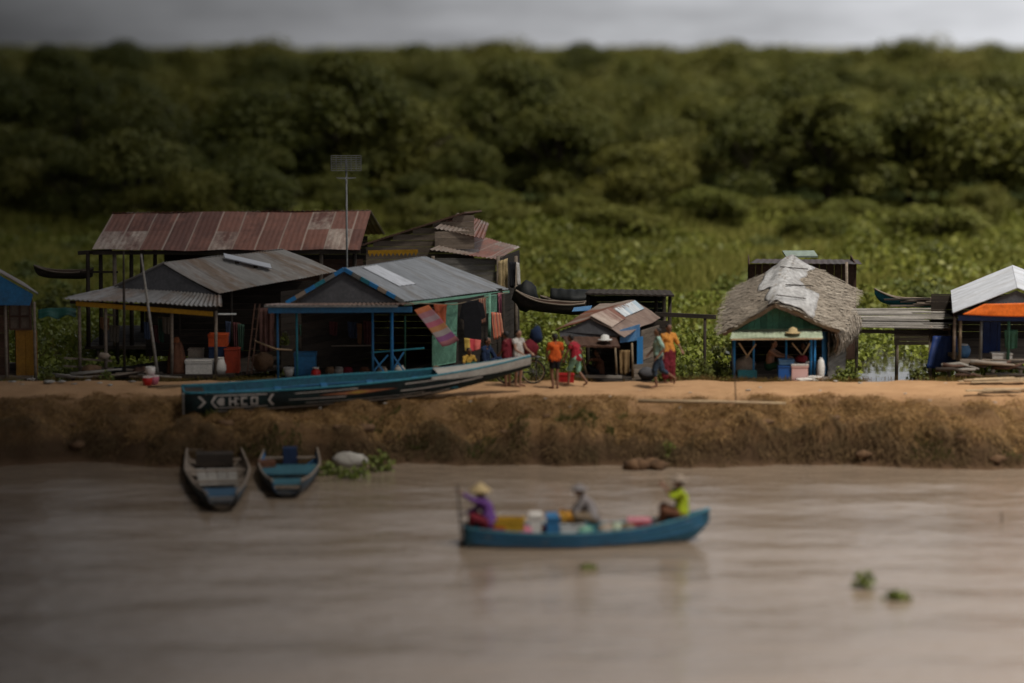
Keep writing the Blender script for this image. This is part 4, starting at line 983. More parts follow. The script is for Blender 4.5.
def plank_house():
    r = thing('plank_house', 'grey plank house with stepped rusty roofs behind the blue trimmed house', 'house', P(440, 300, 80))
    Y = 80.5
    q = [P(x, y, Y) for x, y in ((366, 246), (460, 216), (474, 240), (474, 310), (366, 310))]
    mb = MB()
    z = q[4].z
    while z < q[1].z:                                  # boards cut to the slope
        b = .2; zm = z + b / 2
        x0 = q[0].x if zm < q[0].z else q[0].x + (zm - q[0].z) / (q[1].z - q[0].z) * (q[1].x - q[0].x)
        mb.box(((x0 + q[2].x) / 2, Y + random.uniform(-.01, .01), zm), (max(.1, q[2].x - x0), .04, b - .012)); z += b
    mb.build('wall', M['wood'], r)
    a, b = P(361, 244.5, 80.35), P(464, 212, 80.35); MB().sheet(a, b, b + V((.5, 3.4, -.16)), a + V((.5, 3.4, -.16)), nv=3, amp=.008, thick=.05).build('roof', M['wood_brown'], r)
    MB().sheet(P(434, 228, 79.5), P(484, 239, 79.5), P(489, 223, 83), P(458, 213, 83), nv=5, rag=.06, sag=.05).build('roof', M['roof_rust2'], r)
    MB().sheet(P(429, 249, 78.88), P(497, 259, 78.88), P(520, 247, 82.4), P(474, 235, 82.4), nv=5, rag=.05, sag=.06).build('roof', M['roof_rust2'], r)
    w = MB(); planks(w, V((P(434, 0, 79.6).x, 79.6, 0)), V((P(474, 0, 79.6).x, 79.6, 0)), P(0, 249, 79.6).z, P(0, 231, 79.6).z, .17); w.build('upper_wall', M['wood'], r)
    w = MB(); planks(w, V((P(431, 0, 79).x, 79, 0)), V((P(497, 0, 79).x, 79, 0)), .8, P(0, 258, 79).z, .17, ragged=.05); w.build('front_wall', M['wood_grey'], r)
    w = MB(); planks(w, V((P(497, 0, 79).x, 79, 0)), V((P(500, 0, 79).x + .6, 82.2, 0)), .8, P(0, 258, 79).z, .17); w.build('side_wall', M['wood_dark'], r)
    for px, Yp in ((432, 78.9), (498, 78.9), (516, 80.5)): x = P(px, 0, Yp).x; col(V((x, Yp, .3)), V((x, Yp, P(0, 256, Yp).z)), .06, M['wood'], 'post', r)
    va = MB(); a, b = P(368, 252, 80.3), P(418, 251, 80.3)
    va.bar(a, b, .02, .10)
    for i in range(12): p = lerp(a, b, (i + .5) / 12); va.slab([p + V((-.055, -.012, -.05)), p + V((.055, -.012, -.05)), p + V((0, -.012, -.15))], .012, V((0, -1, 0)))
    va.build('valance', M['yellow'], r)

def low_hut():
    r = thing('low_hut', 'low hut with patched rust and grey roof and blue sheeting wall', 'hut', P(595, 378, 71))
    A = P(590, 317.5, 70.0); B = P(634, 301, 73.8); LE = P(555, 331, 70.1); LEb = P(600, 304.5, 74); RE = P(624, 336, 69.7); REb = P(661, 318.5, 73.2)
    MB().sheet(B, A, LE, LEb, nv=5, sag=.05, rag=.05).build('roof', M['roof_rust2'], r)
    MB().sheet(A + V((0, 0, .012)), B + V((0, 0, .012)), REb, RE, nv=6, sag=.06, rag=.05).build('roof', M['roof_patch'], r)
    nrm = (B - A).cross(RE - A).normalized(); nrm = nrm if nrm.z > 0 else -nrm
    S = lambda u, v: lerp(lerp(A, B, u), lerp(RE, REb, u), v) + nrm * .05
    MB().sheet(S(.48, .06), S(.98, .04), S(.93, .46), S(.44, .47), wave=.2, amp=.01).build('roof_patch', mat_sheet('pale_blue_sheet', (.36, .45, .52), (.5, .53, .55), .5, .28, .5, vary=.4), r)
    S2 = lambda u, v: lerp(lerp(A, B, u), lerp(LE, LEb, u), v) + V((0, 0, .05))
    MB().sheet(S(.0, -.02), S(.46, -.02), S(.42, .52), S(.0, .62), wave=.15, amp=.008).build('roof_sheet', M['roof_rust'], r)
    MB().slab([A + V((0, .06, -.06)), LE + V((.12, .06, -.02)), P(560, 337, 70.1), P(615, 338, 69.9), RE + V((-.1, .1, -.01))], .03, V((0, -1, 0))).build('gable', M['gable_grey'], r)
    MB().sheet(P(568, 345, 69.1), P(620, 346, 69.1), P(616, 337, 69.85), P(562, 336, 70), wave=.2, amp=.008, thick=.05, sag=.03, rag=.03).build('awning', M['wood_brown'], r)
    fl, fr = P(566, 379, 69.9), P(656, 379, 69.9); z = 1.13
    pl = [(fl.x, 69.7), (fr.x - .2, 69.7), (fr.x + .5, 72.8), (fl.x + .8, 72.8)]
    deck(r, pl, z, 'wood_dark', bw=.14); stilts(r, pl, z, k=4)
    rail(r, 'deck_edge', P(572, 376, 69.65), P(622, 377, 69.65), .05, .08, M['wood_grey'])
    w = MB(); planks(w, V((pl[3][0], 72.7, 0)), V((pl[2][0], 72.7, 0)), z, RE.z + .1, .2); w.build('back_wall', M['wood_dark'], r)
    for a, b in (((579, 345), (587, 376)), ((615, 345), (617, 378)), ((632, 343), (633, 378)), ((571, 345), (570, 377))):
        col(P(*b, 69.75), P(*a, 69.75), .032, M['bamboo'], 'post', r)
    MB().slab([P(620, 330, 70.0), P(640, 324, 71.0), P(640, 340, 71.0), P(620, 343, 70.0)], .02, V((0, -1, 0))).build('sheeting', M['blue_sheet'], r)
    MB().slab([P(637, 338, 70.6), P(643, 336, 71.1), P(643, 364, 71.1), P(637, 367, 70.6)], .02, V((0, -1, 0))).build('sheeting', M['bright_blue'], r)
    w = MB(); planks(w, V((P(643, 0, 71).x, 71.0, 0)), V((P(661, 0, 72.5).x, 72.4, 0)), .9, REb.z - .1, .14); w.build('side_wall', M['wood'], r)
    w = MB(); planks(w, V((P(634, 0, 70).x, 70.1, 0)), V((P(655, 0, 70.4).x, 70.4, 0)), .95, P(0, 364, 70.2).z, .12); w.build('low_wall', M['wood'], r)

def thatched_hut():
    r = thing('thatched_hut', 'hut with shaggy thatched roof, white tarp on its ridge and blue posts', 'hut', P(778, 378, 70))
    Lr = [P(722, 333, 69.3), P(727, 303, 71.2), P(739, 287, 73.6)]; Rr = [P(776, 304, 68.8), P(781, 282, 71.0), P(792, 259, 73.6)]; Er = [P(840, 330, 69.2), P(850, 305, 71.3), P(857, 289, 73.8)]
    def q3(a, v): return a[0] * ((1 - v) * (1 - 2 * v)) + a[1] * (4 * v * (1 - v)) + a[2] * (v * (2 * v - 1))
    def S(u, v, off=0.):
        v = min(max(v, 0), 1); e = q3(Er, v) if u > 0 else q3(Lr, v); a = min(abs(u), 1.15)
        p = q3(Rr, v).lerp(e, a) if a <= 1 else e + (e - q3(Rr, v)) * (a - 1)
        return p + V((0, 0, .0 * math.sin(PI * min(a, 1)) + off + .08 * mnoise.noise(V((u * 3, v * 4, 1.3)))))
    mb = MB(); mb.surf(lambda u, v: S(u * 2 - 1, v), 20, 12, .10, (5, 5)); rf = mb.build('roof', M['thatch_base'], r)
    strands(S, 5600, .34, .018, M['thatch'], rf, 'thatch', (-1.04, 1.04), .55, .05)
    for k, (v0, v1, l0, h0, lab) in enumerate(((-.01, .45, -.17, .58, 'worn pale tarp over the front of the thatched ridge'), (.40, 1.0, -.40, .30, 'grey white tarp over the rear of the thatched ridge'))):
        mb = MB()
        def TS(u, v):
            w = v0 + (v1 - v0) * v + (.035 * mnoise.noise(V((u * 4, k * 9, 2))) if 0 < v < 1 or v0 > .1 else 0)
            lo = l0 + .10 * mnoise.noise(V((v * 3, 1, k))) - .05 * v; hi = h0 + .12 * mnoise.noise(V((v * 3.5, 7, k)))
            return S(lo + (hi - lo) * u, w, .13 - .02 * k + .045 * mnoise.noise(V((u * 6, v * 6, 4 + k))) - .05 * (2 * u - 1) ** 2)
        mb.surf(TS, 16, 14, .012, (2, 4)); tag(mb.build('tarp', M['tarp_white'], None, True), lab, 'tarp')
    for a, b in (((.1, .36), (.46, .50)), ((-.1, .75), (.3, .82)), ((.0, .05), (.42, .2))):
        rail(r, 'tie', S(a[0], a[1], .19), S(b[0], b[1], .18), .03, .03, M['wood_dark'])
    # green boarded gable in two tones
    Y = 69.45; a, p, b = P(736, 331, Y), P(776, 307, Y), P(822, 329, Y)
    for k, (m, f0, f1) in enumerate((('green', 0, .5), ('green', .5, 1))):
        mb = MB(); n = 7
        for i in range(n):
            t0, t1 = f0 + (f1 - f0) * i / n, f0 + (f1 - f0) * (i + .95) / n
            x0, x1 = a.x + (b.x - a.x) * t0, a.x + (b.x - a.x) * t1
            zt = lambda x: p.z + (a.z - p.z) * (p.x - x) / (p.x - a.x) if x < p.x else p.z + (b.z - p.z) * (x - p.x) / (b.x - p.x)
            mb.slab([V((x0, Y, a.z - .05)), V((x1, Y, a.z - .05)), V((x1, Y, zt(x1))), V((x0, Y, zt(x0)))], .03, V((0, -1, 0)))
        mb.build('gable', M[m], r)
    MB().sheet(P(730, 338.5, 68.75), P(823, 337.5, 68.75), P(821, 328.5, 69.4), P(733, 329.5, 69.4), wave=.11, amp=.003, thick=.015, sag=.04, rag=.09).build('awning', M['pale_green'], r)
    rail(r, 'awning_edge', P(731, 339.5, 68.72), P(822, 338.7, 68.72), .05, .035, M['wood_pale'])
    z = P(0, 378, 69.5).z; fl, fr = P(733, 378, 69.5), P(826, 378, 69.5)
    pl = [(fl.x, 69.3), (fr.x, 69.3), (fr.x + .6, 73.4), (fl.x + .3, 73.4)]
    deck(r, pl, z, 'wood', bw=.15); stilts(r, pl, z, k=4)
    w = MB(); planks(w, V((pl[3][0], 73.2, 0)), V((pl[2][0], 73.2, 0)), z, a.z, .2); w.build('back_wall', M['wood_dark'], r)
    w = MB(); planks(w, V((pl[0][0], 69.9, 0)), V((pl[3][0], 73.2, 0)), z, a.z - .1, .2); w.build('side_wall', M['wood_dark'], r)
    for px, wd in ((737.5, .045), (757.5, .03), (790.5, .03), (815.5, .05), (819.5, .035)):
        col(V((P(px, 0, 69.35).x, 69.35, z - .02)), V((P(px, 0, 69.35).x, 69.35, P(px, 339, 69.35).z)), wd, M['bright_blue'], 'post', r)
    for c0, c1 in (((739, 343), (748, 357)), ((756, 344), (746, 358)), ((792, 343), (802, 355)), ((810, 343), (800, 360))):
        rail(r, 'brace', P(*c0, 69.33), P(*c1, 69.33), .025, .035, M['wood_pale'])
    MB().slab([P(738, 370, 69.3), P(757, 370, 69.3), P(757, 378, 69.3), P(738, 378, 69.3)], .03, V((0, -1, 0))).build('low_panel', M['teal'], r)
    rail(r, 'railing', P(792, 362, 69.33), P(812, 362, 69.33), .03, .04, M['white'])
    MB().slab([P(822, 332, 69.5), P(833, 331, 70.5), P(833, 372, 70.5), P(822, 376, 69.5)], .03, V((-.4, -.9, 0))).build('wall_panel', M['blue'], r)
    w = MB(); planks(w, V((P(833, 0, 69.75).x, 69.75, 0)), V((P(851, 0, 72.2).x, 72.2, 0)), z - .1, P(0, 332, 69.8).z, .13, .03, ragged=.1); w.build('side_wall', M['wood_grey'], r)
    # thatch hanging down the right side
    c00, c10, c11, c01 = P(832, 327, 69.4), P(857, 316, 72.2), P(853, 338, 72.0), P(834, 352, 69.6)
    TW = lambda u, v: lerp(lerp(c00, c10, v), lerp(c01, c11, v), min(1.05, abs(u))) + V((.1 * math.sin(PI * min(1, abs(u))), 0, .03 * mnoise.noise(V((u * 4, v * 4, 0)))))
    w = MB().surf(lambda u, v: TW(v, u), 10, 8, .06, (2, 2)).build('thatch_wall', M['thatch_base'], r)
    strands(TW, 500, .40, .03, M['thatch'], w, 'thatch', (0, 1), .4, .10); strands(TW, 500, .40, .03, M['thatch'], w, 'thatch', (0, 1), .4, -.12)

def brown_house():
    r = thing('brown_house', 'dark brown boarded house rising behind the thatched hut', 'house', P(808, 320, 79))
    Y = 79.0; x0, x1 = P(752, 0, Y).x, P(860, 0, Y).x; z0, z1 = .6, P(0, 264, Y).z
    w = MB(); planks(w, V((x0, Y, 0)), V((x1, Y, 0)), z0, z1, .22, horizontal=False); w.build('wall', M['wood_brown'], r)
    w = MB(); planks(w, V((x1, Y, 0)), V((x1 + .3, Y + 3.5, 0)), z0, z1, .22, horizontal=False); w.build('wall', M['wood_brown'], r)
    w = MB(); planks(w, V((x0, Y, 0)), V((x0 + .3, Y + 3.5, 0)), z0, z1, .22, horizontal=False); w.build('wall', M['wood_brown'], r)
    MB().sheet(P(750, 263, 78.6), P(862, 264, 78.6), P(858, 259.5, 82.5), P(756, 259, 82.5), amp=.008, wave=.2, nv=4, rag=.04).build('roof', mat_sheet('roof_brown', (.05, .03, .025), (.035, .025, .02), .5, .8, 2, vary=.3), r)
    col(P(847, 330, 78.5), P(846.5, 262, 78.5), .05, M['wood'], 'post', r)
    q = thing('roof_panel', 'flat grey green panel on a short post above the thatched hut', 'panel', P(800, 262, 78))
    MB().box(P(800, 254, 78), (.98, .7, .05), .05, Matrix.Rotation(.16, 3, 'X')).build('sheet', mat('grey_green_panel', (.26, .32, .27), None, 5, .5), q)
    col(P(796, 300, 78.02), P(796, 255.5, 78.02), .03, M['metal'], 'post', q)

def plank_shelter():
    r = thing('plank_shelter', 'low shelter roofed with loose grey planks between two huts', 'shelter', P(905, 350, 73))
    random.seed(31); mb = MB()
    for i in range(13):
        t = i / 12; y = 309 + 17 * t; Y = 75.2 - 3.2 * t
        xa = 843 + random.uniform(-4, 14) + (8 if t > .5 else 0); xb = 956 + random.uniform(-12, 3)
        if random.random() < .3: xb -= random.uniform(10, 35)
        mb.bar(P(xa, y + random.uniform(-.8, .8), Y), P(xb, y + random.uniform(-.5, 2), Y), .24, .03)
    mb.build('roof', M['wood_grey'], r)
    rail(r, 'beam', P(846, 331, 72), P(957, 333, 72), .07, .10, M['wood_dark']); rail(r, 'beam', P(848, 322, 74.8), P(952, 322, 74.8), .07, .10, M['wood_dark'])
    mb = MB(); planks(mb, V((P(900, 0, 74).x, 74, 0)), V((P(955, 0, 74).x, 74, 0)), P(0, 345, 74).z, P(0, 324, 74).z, .12); mb.build('side_boards', M['wood'], r)
    for px, Y in ((956, 72), (937, 72.1), (862, 74.6), (903, 74.8)):
        x = P(px, 0, Y).x; col(V((x, Y, -.5)), V((x, Y, P(0, 326 if Y < 73 else 320, Y).z)), .055, M['wood'], 'post', r)

def right_hut():
    r = thing('orange_gabled_hut', 'hut with pale tin roof and orange gable at the right edge', 'hut', P(1000, 374, 70))
    A = P(1017, 288, 69.4); B = P(1012, 266, 75.8); E = P(953, 313, 69.4); Eb = P(951, 291, 75.6); R_ = P(1084, 313, 69.4); Rb = P(1078, 291, 75.6)
    MB().sheet(B, A, E, Eb, nv=6, sag=.02).build('roof', M['roof_pale'], r)
    MB().sheet(A + V((0, 0, .012)), B + V((0, 0, .012)), Rb, R_, nv=6).build('roof', M['roof_pale'], r)
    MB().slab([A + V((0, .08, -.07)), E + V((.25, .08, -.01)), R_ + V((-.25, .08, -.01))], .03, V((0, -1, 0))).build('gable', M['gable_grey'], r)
    cloth('gable_tarp', None, None, [P(984, 304, 69.38), P(1060, 302, 69.38), P(1064, 316, 69.35), P(962, 314.5, 69.35)], M['orange_tarp'], 4, .012, parent=r)
    rail(r, 'fascia', P(958, 318, 69.6), P(1080, 319, 69.6), .03, .14, M['blue_tarp'])
    z = P(0, 359, 69.8).z; f0, f1 = P(960, 359, 69.8), P(1080, 359, 69.8)
    pl = [(f0.x, 69.6), (f1.x, 69.6), (f1.x, 75), (f0.x, 75)]
    deck(r, pl, z, 'wood'); stilts(r, pl, z, k=5)
    w = MB(); planks(w, V((f0.x, 74.8, 0)), V((f1.x, 74.8, 0)), z, E.z, .2); w.build('back_wall', M['wood_dark'], r)
    w = MB(); planks(w, V((f0.x + .05, 71.2, 0)), V((P(960, 0, 74.8).x, 74.8, 0)), z, E.z - .2, .2); w.build('side_wall', M['wood_brown'], r)
    w = MB(); planks(w, V((P(990, 0, 71.2).x, 71.2, 0)), V((P(1008, 0, 71.2).x, 71.2, 0)), z, P(0, 322, 71.2).z, .2, horizontal=False); w.build('partition', M['blue_tarp'], r)
    for px, m in ((961, 'wood'), (967, 'bamboo'), (988, 'metal'), (1016, 'green')):
        x = P(px, 0, 69.7).x; col(V((x, 69.7, z)), V((x, 69.7, P(0, 317, 69.7).z)), .045, M[m], 'post', r)
    cloth('blue_tarp', 'dark blue tarp hung on a frame beside the orange gabled hut', 'tarp', [P(933, 336, 71.6), P(957, 336, 71.4), P(958, 366, 71.3), P(926, 368, 71.2)], M['blue_tarp'], 5, .02)
    # driftwood and poles heaped under the hut front
    random.seed(9)
    for i in range(16):
        x = random.uniform(932, 1000); y = random.uniform(361, 377); L = random.uniform(18, 46); Y = 69.2 + random.uniform(-.3, .3)
        o = MB().tube([P(x, y, Y), P(x + L * .5, y + random.uniform(-2, 2), Y - .05), P(x + L, y + random.uniform(-3, 4), Y - .1)], [random.uniform(.035, .07), .05, .03], 7).build('driftwood_pole', M[random.choice(['wood_dark', 'wood', 'wood_grey', 'wood_brown'])], None, True)
        tag(o, 'weathered pole in the heap of driftwood below the orange gabled hut', 'pole', 'driftwood poles below the orange gabled hut')
    pot('water_jar', 'blue rimmed pale jar on the floor of the orange gabled hut', 'jar', V((P(971, 0, 70.1).x, 70.1, z)), [(.1, 0), (.17, .08), (.19, .2), (.15, .32), (.1, .36)], M['blue_sheet'], M['white'])
    crate('basin', 'pale basin at the front of the orange gabled hut floor', 'basin', V((P(1009, 0, 69.95).x, 69.95, z)), (.55, .35, .16), M['foam'])
    cloth('green_cloth', 'green cloth hanging by the right post of the orange gabled hut', 'cloth', [P(1004, 330, 69.9), P(1018, 330, 69.9), P(1017, 348, 69.9), P(1005, 347, 69.9)], M['green'], 2)

def back_shed():
    r = thing('flat_roofed_shed', 'black flat roofed shed frame behind the low patched hut', 'shed', P(630, 330, 78))
    Y = 77.5
    MB().sheet(P(585, 293, 77), P(674, 295, 77), P(670, 290, 79.6), P(590, 289, 79.6), wave=.2, amp=.01, thick=.05).build('roof', M['wood_dark'], r)
    w = MB(); planks(w, V((P(590, 0, 79).x, 79, 0)), V((P(668, 0, 79).x, 79, 0)), .3, P(0, 292, 79).z, .2); w.build('back_wall', M['black'], r)
    for px, m in ((589, 'wood_dark'), (658, 'wood_dark'), (666, 'wood'), (672, 'wood_dark')):
        x = P(px, 0, Y).x; col(V((x, Y, -.5)), V((x, Y, P(0, 294, Y).z)), .06, M[m], 'post', r)
    rail(r, 'beam', P(655, 314, 76.8), P(716, 317, 76.8), .12, .12, M['wood_dark'])
    q = P(705, 317, 76.8); col(V((q.x, 76.8, -.5)), V((q.x, 76.8, q.z - .02)), .05, M['wood_dark'], 'post', r)

def antenna():
    r = thing('aerial', 'tall thin mast with a grey grid aerial above the tin roofs', 'aerial', P(345, 300, 78.8))
    x = P(345, 0, 78.8).x; zt = P(0, 160, 78.8).z
    col(V((x, 78.8, .2)), V((x, 78.8, zt)), .035, M['metal'], 'mast', r)
    mb = MB(); w, h = .92, .46; c = V((x, 78.72, P(0, 163, 78.8).z))
    for i in range(9): mb.bar(c + V((-w / 2, 0, -h / 2 + h * i / 8)), c + V((w / 2, 0, -h / 2 + h * i / 8)), .02)
    for i in range(7): mb.bar(c + V((-w / 2 + w * i / 6, .03, -h / 2)), c + V((-w / 2 + w * i / 6, .03, h / 2)), .02)
    mb.build('grid_reflector', mat('aerial_grey', (.2, .205, .2), None, 5, .6), r)
    mb = MB(); mb.bar(c + V((0, 0, -.45)), c + V((0, -.7, -.45)), .03)
    for i in range(5): mb.bar(c + V((-.3 + .03 * i, -.12 * i, -.45)), c + V((.3 - .03 * i, -.12 * i, -.45)), .02)
    mb.build('boom', M['metal'], r)
# ------------------------------------------------------------------ boats
class Hull:
    def __init__(s, stern, bow, w, depth, bow_rise, stern_rise, bow_pow=3., stern_w=.6, keel_rise=.7, tip=.04, end=.75, kp=None, full=.75, roll=0.):
        s.p0, s.p1 = V(stern), V(bow); s.ax = (s.p1 - s.p0); s.L = s.ax.length; s.ax.normalize()
        s.sd = s.ax.cross(V((0, 0, 1))).normalized(); s.up = s.sd.cross(s.ax).normalized(); rl = math.radians(roll); s.sd, s.up = s.sd * math.cos(rl) + s.up * math.sin(rl), s.up * math.cos(rl) - s.sd * math.sin(rl)      # sd points to the right of the bow direction
        s.w, s.d, s.br, s.sr, s.bp, s.sw, s.kr, s.tip = w, depth, bow_rise, stern_rise, bow_pow, stern_w, keel_rise, tip; s.end = end; s.kp = kp or bow_pow; s.full = full
    def hw(s, t):
        f = min(1, (max(0, 1 - t) / .55)) ** s.full; g = s.sw + (1 - s.sw) * min(1, t / .35) ** .8
        return max(s.tip, s.w / 2 * f * g)
    def top(s, t): return s.d + s.br * max(0, (t - .5) / .5) ** s.bp + s.sr * max(0, (.35 - t) / .35) ** 2
    def keel(s, t): return s.kr * s.br * max(0, (t - .6) / .4) ** s.kp + (s.d * s.end) * max(0, (t - .9) / .1) ** 2 + s.sr * .6 * max(0, (.2 - t) / .2) ** 2
    def pt(s, t, u, off=0., inner=False):
        """t along, u -1..1 across (0 = keel, +-1 = gunwale)"""
        a = abs(u); hw = s.hw(t) - (.03 if inner else 0) + off; k = s.keel(t) + (.05 if inner else 0)
        y = max(hw, .012) * math.sin(a * PI / 2) ** .8 * (1 if u >= 0 else -1); z = k + (s.top(t) - k - (.0)) * a ** 2.3
        return s.p0 + s.ax * t * s.L + s.sd * y + s.up * z
    def side(s, t, h, sign, off=.012):
        """on the outer side: h = 0 keel .. 1 gunwale in height"""
        return s.pt(t, sign * max(h, .001) ** (1 / 2.3), off)
    def build(s, root, mh, mi, mg, bands=None, thwarts=5, mt=None, nt=40, nu=20):
        for name, inner, m in (('hull', False, mh), ('interior', True, mi)):
            mb = MB(); vs = []; fs = []
            for i in range(nt + 1):
                for j in range(nu + 1): vs.append(s.pt(i / nt, j / nu * 2 - 1, 0, inner))
            for i in range(nt):
                for j in range(nu): a = i * (nu + 1) + j; fs.append((a, a + 1, a + nu + 2, a + nu + 1))
            if not inner:
                fs.append(tuple(range(nu + 1)))
            mb.add(vs, fs); mb.build(name, m, root, True)
        for sg in (-1, 1):
            pts = [s.pt(i / nt, sg) + s.up * .012 for i in range(nt + 1)]
            MB().tube(pts, .03, 6).build('gunwale', mg, root, True)
        for i in range(thwarts):
            t = .14 + .66 * i / max(1, thwarts - 1); z = .72
            a, b = s.pt(t, -z ** .5, 0, True), s.pt(t, z ** .5, 0, True)
            MB().bar(a, b, .16, .03, s.up).build('thwart', mt or mg, root)
        tr = [s.pt(0, j / 10 * 2 - 1) for j in range(11)]
        MB().slab(tr, .04, -s.ax).build('transom', mg, root)
    def decal(s, mb, poly, sign, off=.012, n=6):
        """a flat mark: four-cornered patch (t,h) wrapped on the side"""
        (a, b, c, d) = poly; vs = []; fs = []
        L2 = lambda p, q, k: (p[0] + (q[0] - p[0]) * k, p[1] + (q[1] - p[1]) * k)
        for i in range(n + 1):
            for j in range(4):
                t, h = L2(L2(a, b, i / n), L2(d, c, i / n), j / 3); vs.append(s.side(t, h, sign, off))
        for i in range(n):
            for j in range(3): k = i * 4 + j; fs.append((k, k + 1, k + 5, k + 4))
        mb.add(vs, fs)
def long_boat():
    st, bw = P(184, 415, 64.2), P(531, 388, 66.3)
    r = thing('long_boat', 'long dark green wooden boat with painted side hauled up on the bank', 'boat', (st + bw) / 2)
    H = Hull(st, bw, 1.2, .58, .28, .08, 2.6, .66, 2.0, end=0, kp=1.7, roll=-6)
    dk = mat('boat_dark_green', (.012, .028, .028), (.007, .009, .010), 2, .6, dirt=.6)
    H.build(r, dk, mat('boat_inner_teal', (.022, .12, .15), (.03, .085, .13), 2, .6, dirt=.5), M['teal'], thwarts=6, mt=M['blue'])
    # painted marks on the landward-facing... river side of the hull
    sg = 1 if H.sd.y < 0 else -1
    wh = mat('boat_white_paint', (.50, .46, .42), (.33, .30, .27), 6, .6, dirt=.6)
    mb = MB()
    def tx(px): return (px - 184) / (531 - 184) * 1.0
    def box(a, b, h0, h1, off=.012): H.decal(mb, [(tx(a), h0), (tx(b), h0), (tx(b), h1), (tx(a), h1)], sg, off)
    def quad(q, off=.012): H.decal(mb, [(tx(x), h) for x, h in q], sg, off)
    quad([(196, .36), (199, .36), (204.5, .62), (201.5, .62)]); quad([(201.5, .60), (204.5, .60), (199, .86), (196, .86)])
    # banner outline with arrow ends
    for h0, h1 in ((.31, .36), (.86, .91)): box(213, 263, h0, h1)
    for s_ in (209, 264):
        quad([(s_ + 3, .36), (s_ + 6, .36), (s_ + 1.6, .61), (s_ - .6, .61)]); quad([(s_ - .6, .60), (s_ + 1.6, .60), (s_ + 6, .88), (s_ + 3, .88)])
    quad([(217, .44), (221.5, .44), (221.5, .61), (214, .61)]); quad([(214, .61), (221.5, .61), (221.5, .78), (217, .78)])
    # lettering H C O
    def vbar(x): box(x, x + 1.9, .42, .80)
    def hbar(a, b, h): box(a, b, h, h + .085)
    vbar(226); vbar(231.5); hbar(227.9, 231.5, .57)
    vbar(237.5); hbar(239.4, 243.6, .42); hbar(239.4, 243.6, .715)
    vbar(247); vbar(252.2); hbar(248.9, 252.2, .42); hbar(248.9, 252.2, .715)
    box(234.2, 235.6, .45, .53); box(234.2, 235.6, .69, .77)
    # long white lines towards the bow
    quad([(284, .55), (340, .50), (340, .56), (284, .58)]); quad([(290, .82), (352, .84), (352, .88), (290, .86)]); quad([(395, .50), (480, .42), (480, .50), (395, .56)]); quad([(400, .80), (470, .78), (470, .83), (400, .85)]); quad([(300, .34), (420, .30), (420, .33), (300, .37)])
    for k in range(12): a_ = 212 + k * 19.5; quad([(a_, .13), (a_ + 19.3, .13 + .004 * k), (a_ + 19.3, .205 + .004 * k), (a_, .20)])
    for k in range(22): a_ = 204 + k * 3.2; box(a_, a_ + 1.5, .955, .985)
    mb.build('lettering', wh, r)
    mb = MB(); quad([(312, .68), (352, .58), (392, .68), (352, .78)]); mb.build('painted_diamond', mat('boat_rust_paint', (.36, .13, .06), (.25, .10, .05), 6, .6), r)
    mb = MB(); quad([(340, .68), (352, .62), (364, .68), (352, .74)], .018); mb.build('painted_diamond', mat('boat_yellow_paint', (.45, .30, .06), None, 6, .6), r)
    mb = MB()                                                           # pale boarded foredeck and white bow cap
    vs = []; fs = []; n = 16
    for i in range(n + 1):
        t = .72 + .28 * i / n
        for j in range(5): u = -1 + 2 * j / 4; vs.append(H.pt(t, u * .999) * .0 + lerp(H.pt(t, -1), H.pt(t, 1), j / 4) + H.up * (.03 + .02 * (1 - abs(u))))
    for i in range(n):
        for j in range(4): a = i * 5 + j; fs.append((a, a + 1, a + 6, a + 5))
    mb.add(vs, fs)
    for sgn in (-1, 1):
        H2 = mb; H.decal(mb, [(.70, .84), (1, .30), (1, 1), (.70, 1)], sgn, .02, 14)
    mb.build('foredeck', mat('pale_boat_boards', (.42, .40, .36), (.30, .28, .25), 4, .7), r)
    MB().slab([H.pt(.0, -.97) + H.up * .0, H.pt(.0, .97), H.pt(.06, .97), H.pt(.06, -.97)], .03, H.up).build('stern_deck', M['wood_dark'], r)
    MB().bar(H.pt(0, sg * .3) - H.ax * .03, H.pt(0, sg) - H.ax * .03, .05, .08).build('stern_post', M['wood_grey'], r)
    # inside: floor boards, lighter inner rail
    MB().tube([H.pt(i / 30 * .8, -sg * .8, 0, True) + H.up * .02 for i in range(31)], .02, 6).build('inner_rail', M['blue'], r, True)
    mb = MB()
    for k in range(3): mb.bar(H.pt(.1, 0, 0, True) + H.sd * (k - 1) * .18 + H.up * .04, H.pt(.78, 0, 0, True) + H.sd * (k - 1) * .18 + H.up * .04, .15, .02)
    mb.build('floor_boards', M['teal'], r)
    MB().bar(P(158, 388, 65.6), P(196, 385, 65.0), .10, .05).build('stern_platform', M['wood_pale'], r)
    o = MB().tube([P(148, 387, 66), P(215, 384, 65.0), P(228, 383.5, 64.9)], [.03, .035, .02], 7).build('oar', M['bamboo'], None, True); tag(o, 'bamboo pole lying across the stern of the long boat', 'pole')
    return H
def boat_mat(name, c, mud=.10):
    """worn painted boards with a muddy waterline"""
    m, nt, out = _nodes(name); pos = N(nt, 'ShaderNodeNewGeometry').outputs['Position']
    sp = N(nt, 'ShaderNodeSeparateXYZ'); nt.links.new(pos, sp.inputs[0])
    n1 = noise(nt, pos, 2.2, 5, .65); n2 = noise(nt, pos, 11, 4, .7, (.35, 1, 1.6))
    col = mixc(nt, ramp(nt, n1, .35, .65), c, tuple(x * .6 for x in c))
    col = mixc(nt, ramp(nt, n2, .60, .68), col, (.20, .17, .14))
    w_ = ramp(nt, math_(nt, 'MULTIPLY_ADD', n2, .14, math_(nt, 'SUBTRACT', sp.outputs[2], .07)), mud + .05, mud - .03)
    col = mixc(nt, math_(nt, 'MULTIPLY', w_, .75), col, (.13, .095, .06))
    finish(nt, out, col, .65, n2, .3, .015, 0, .25); return m
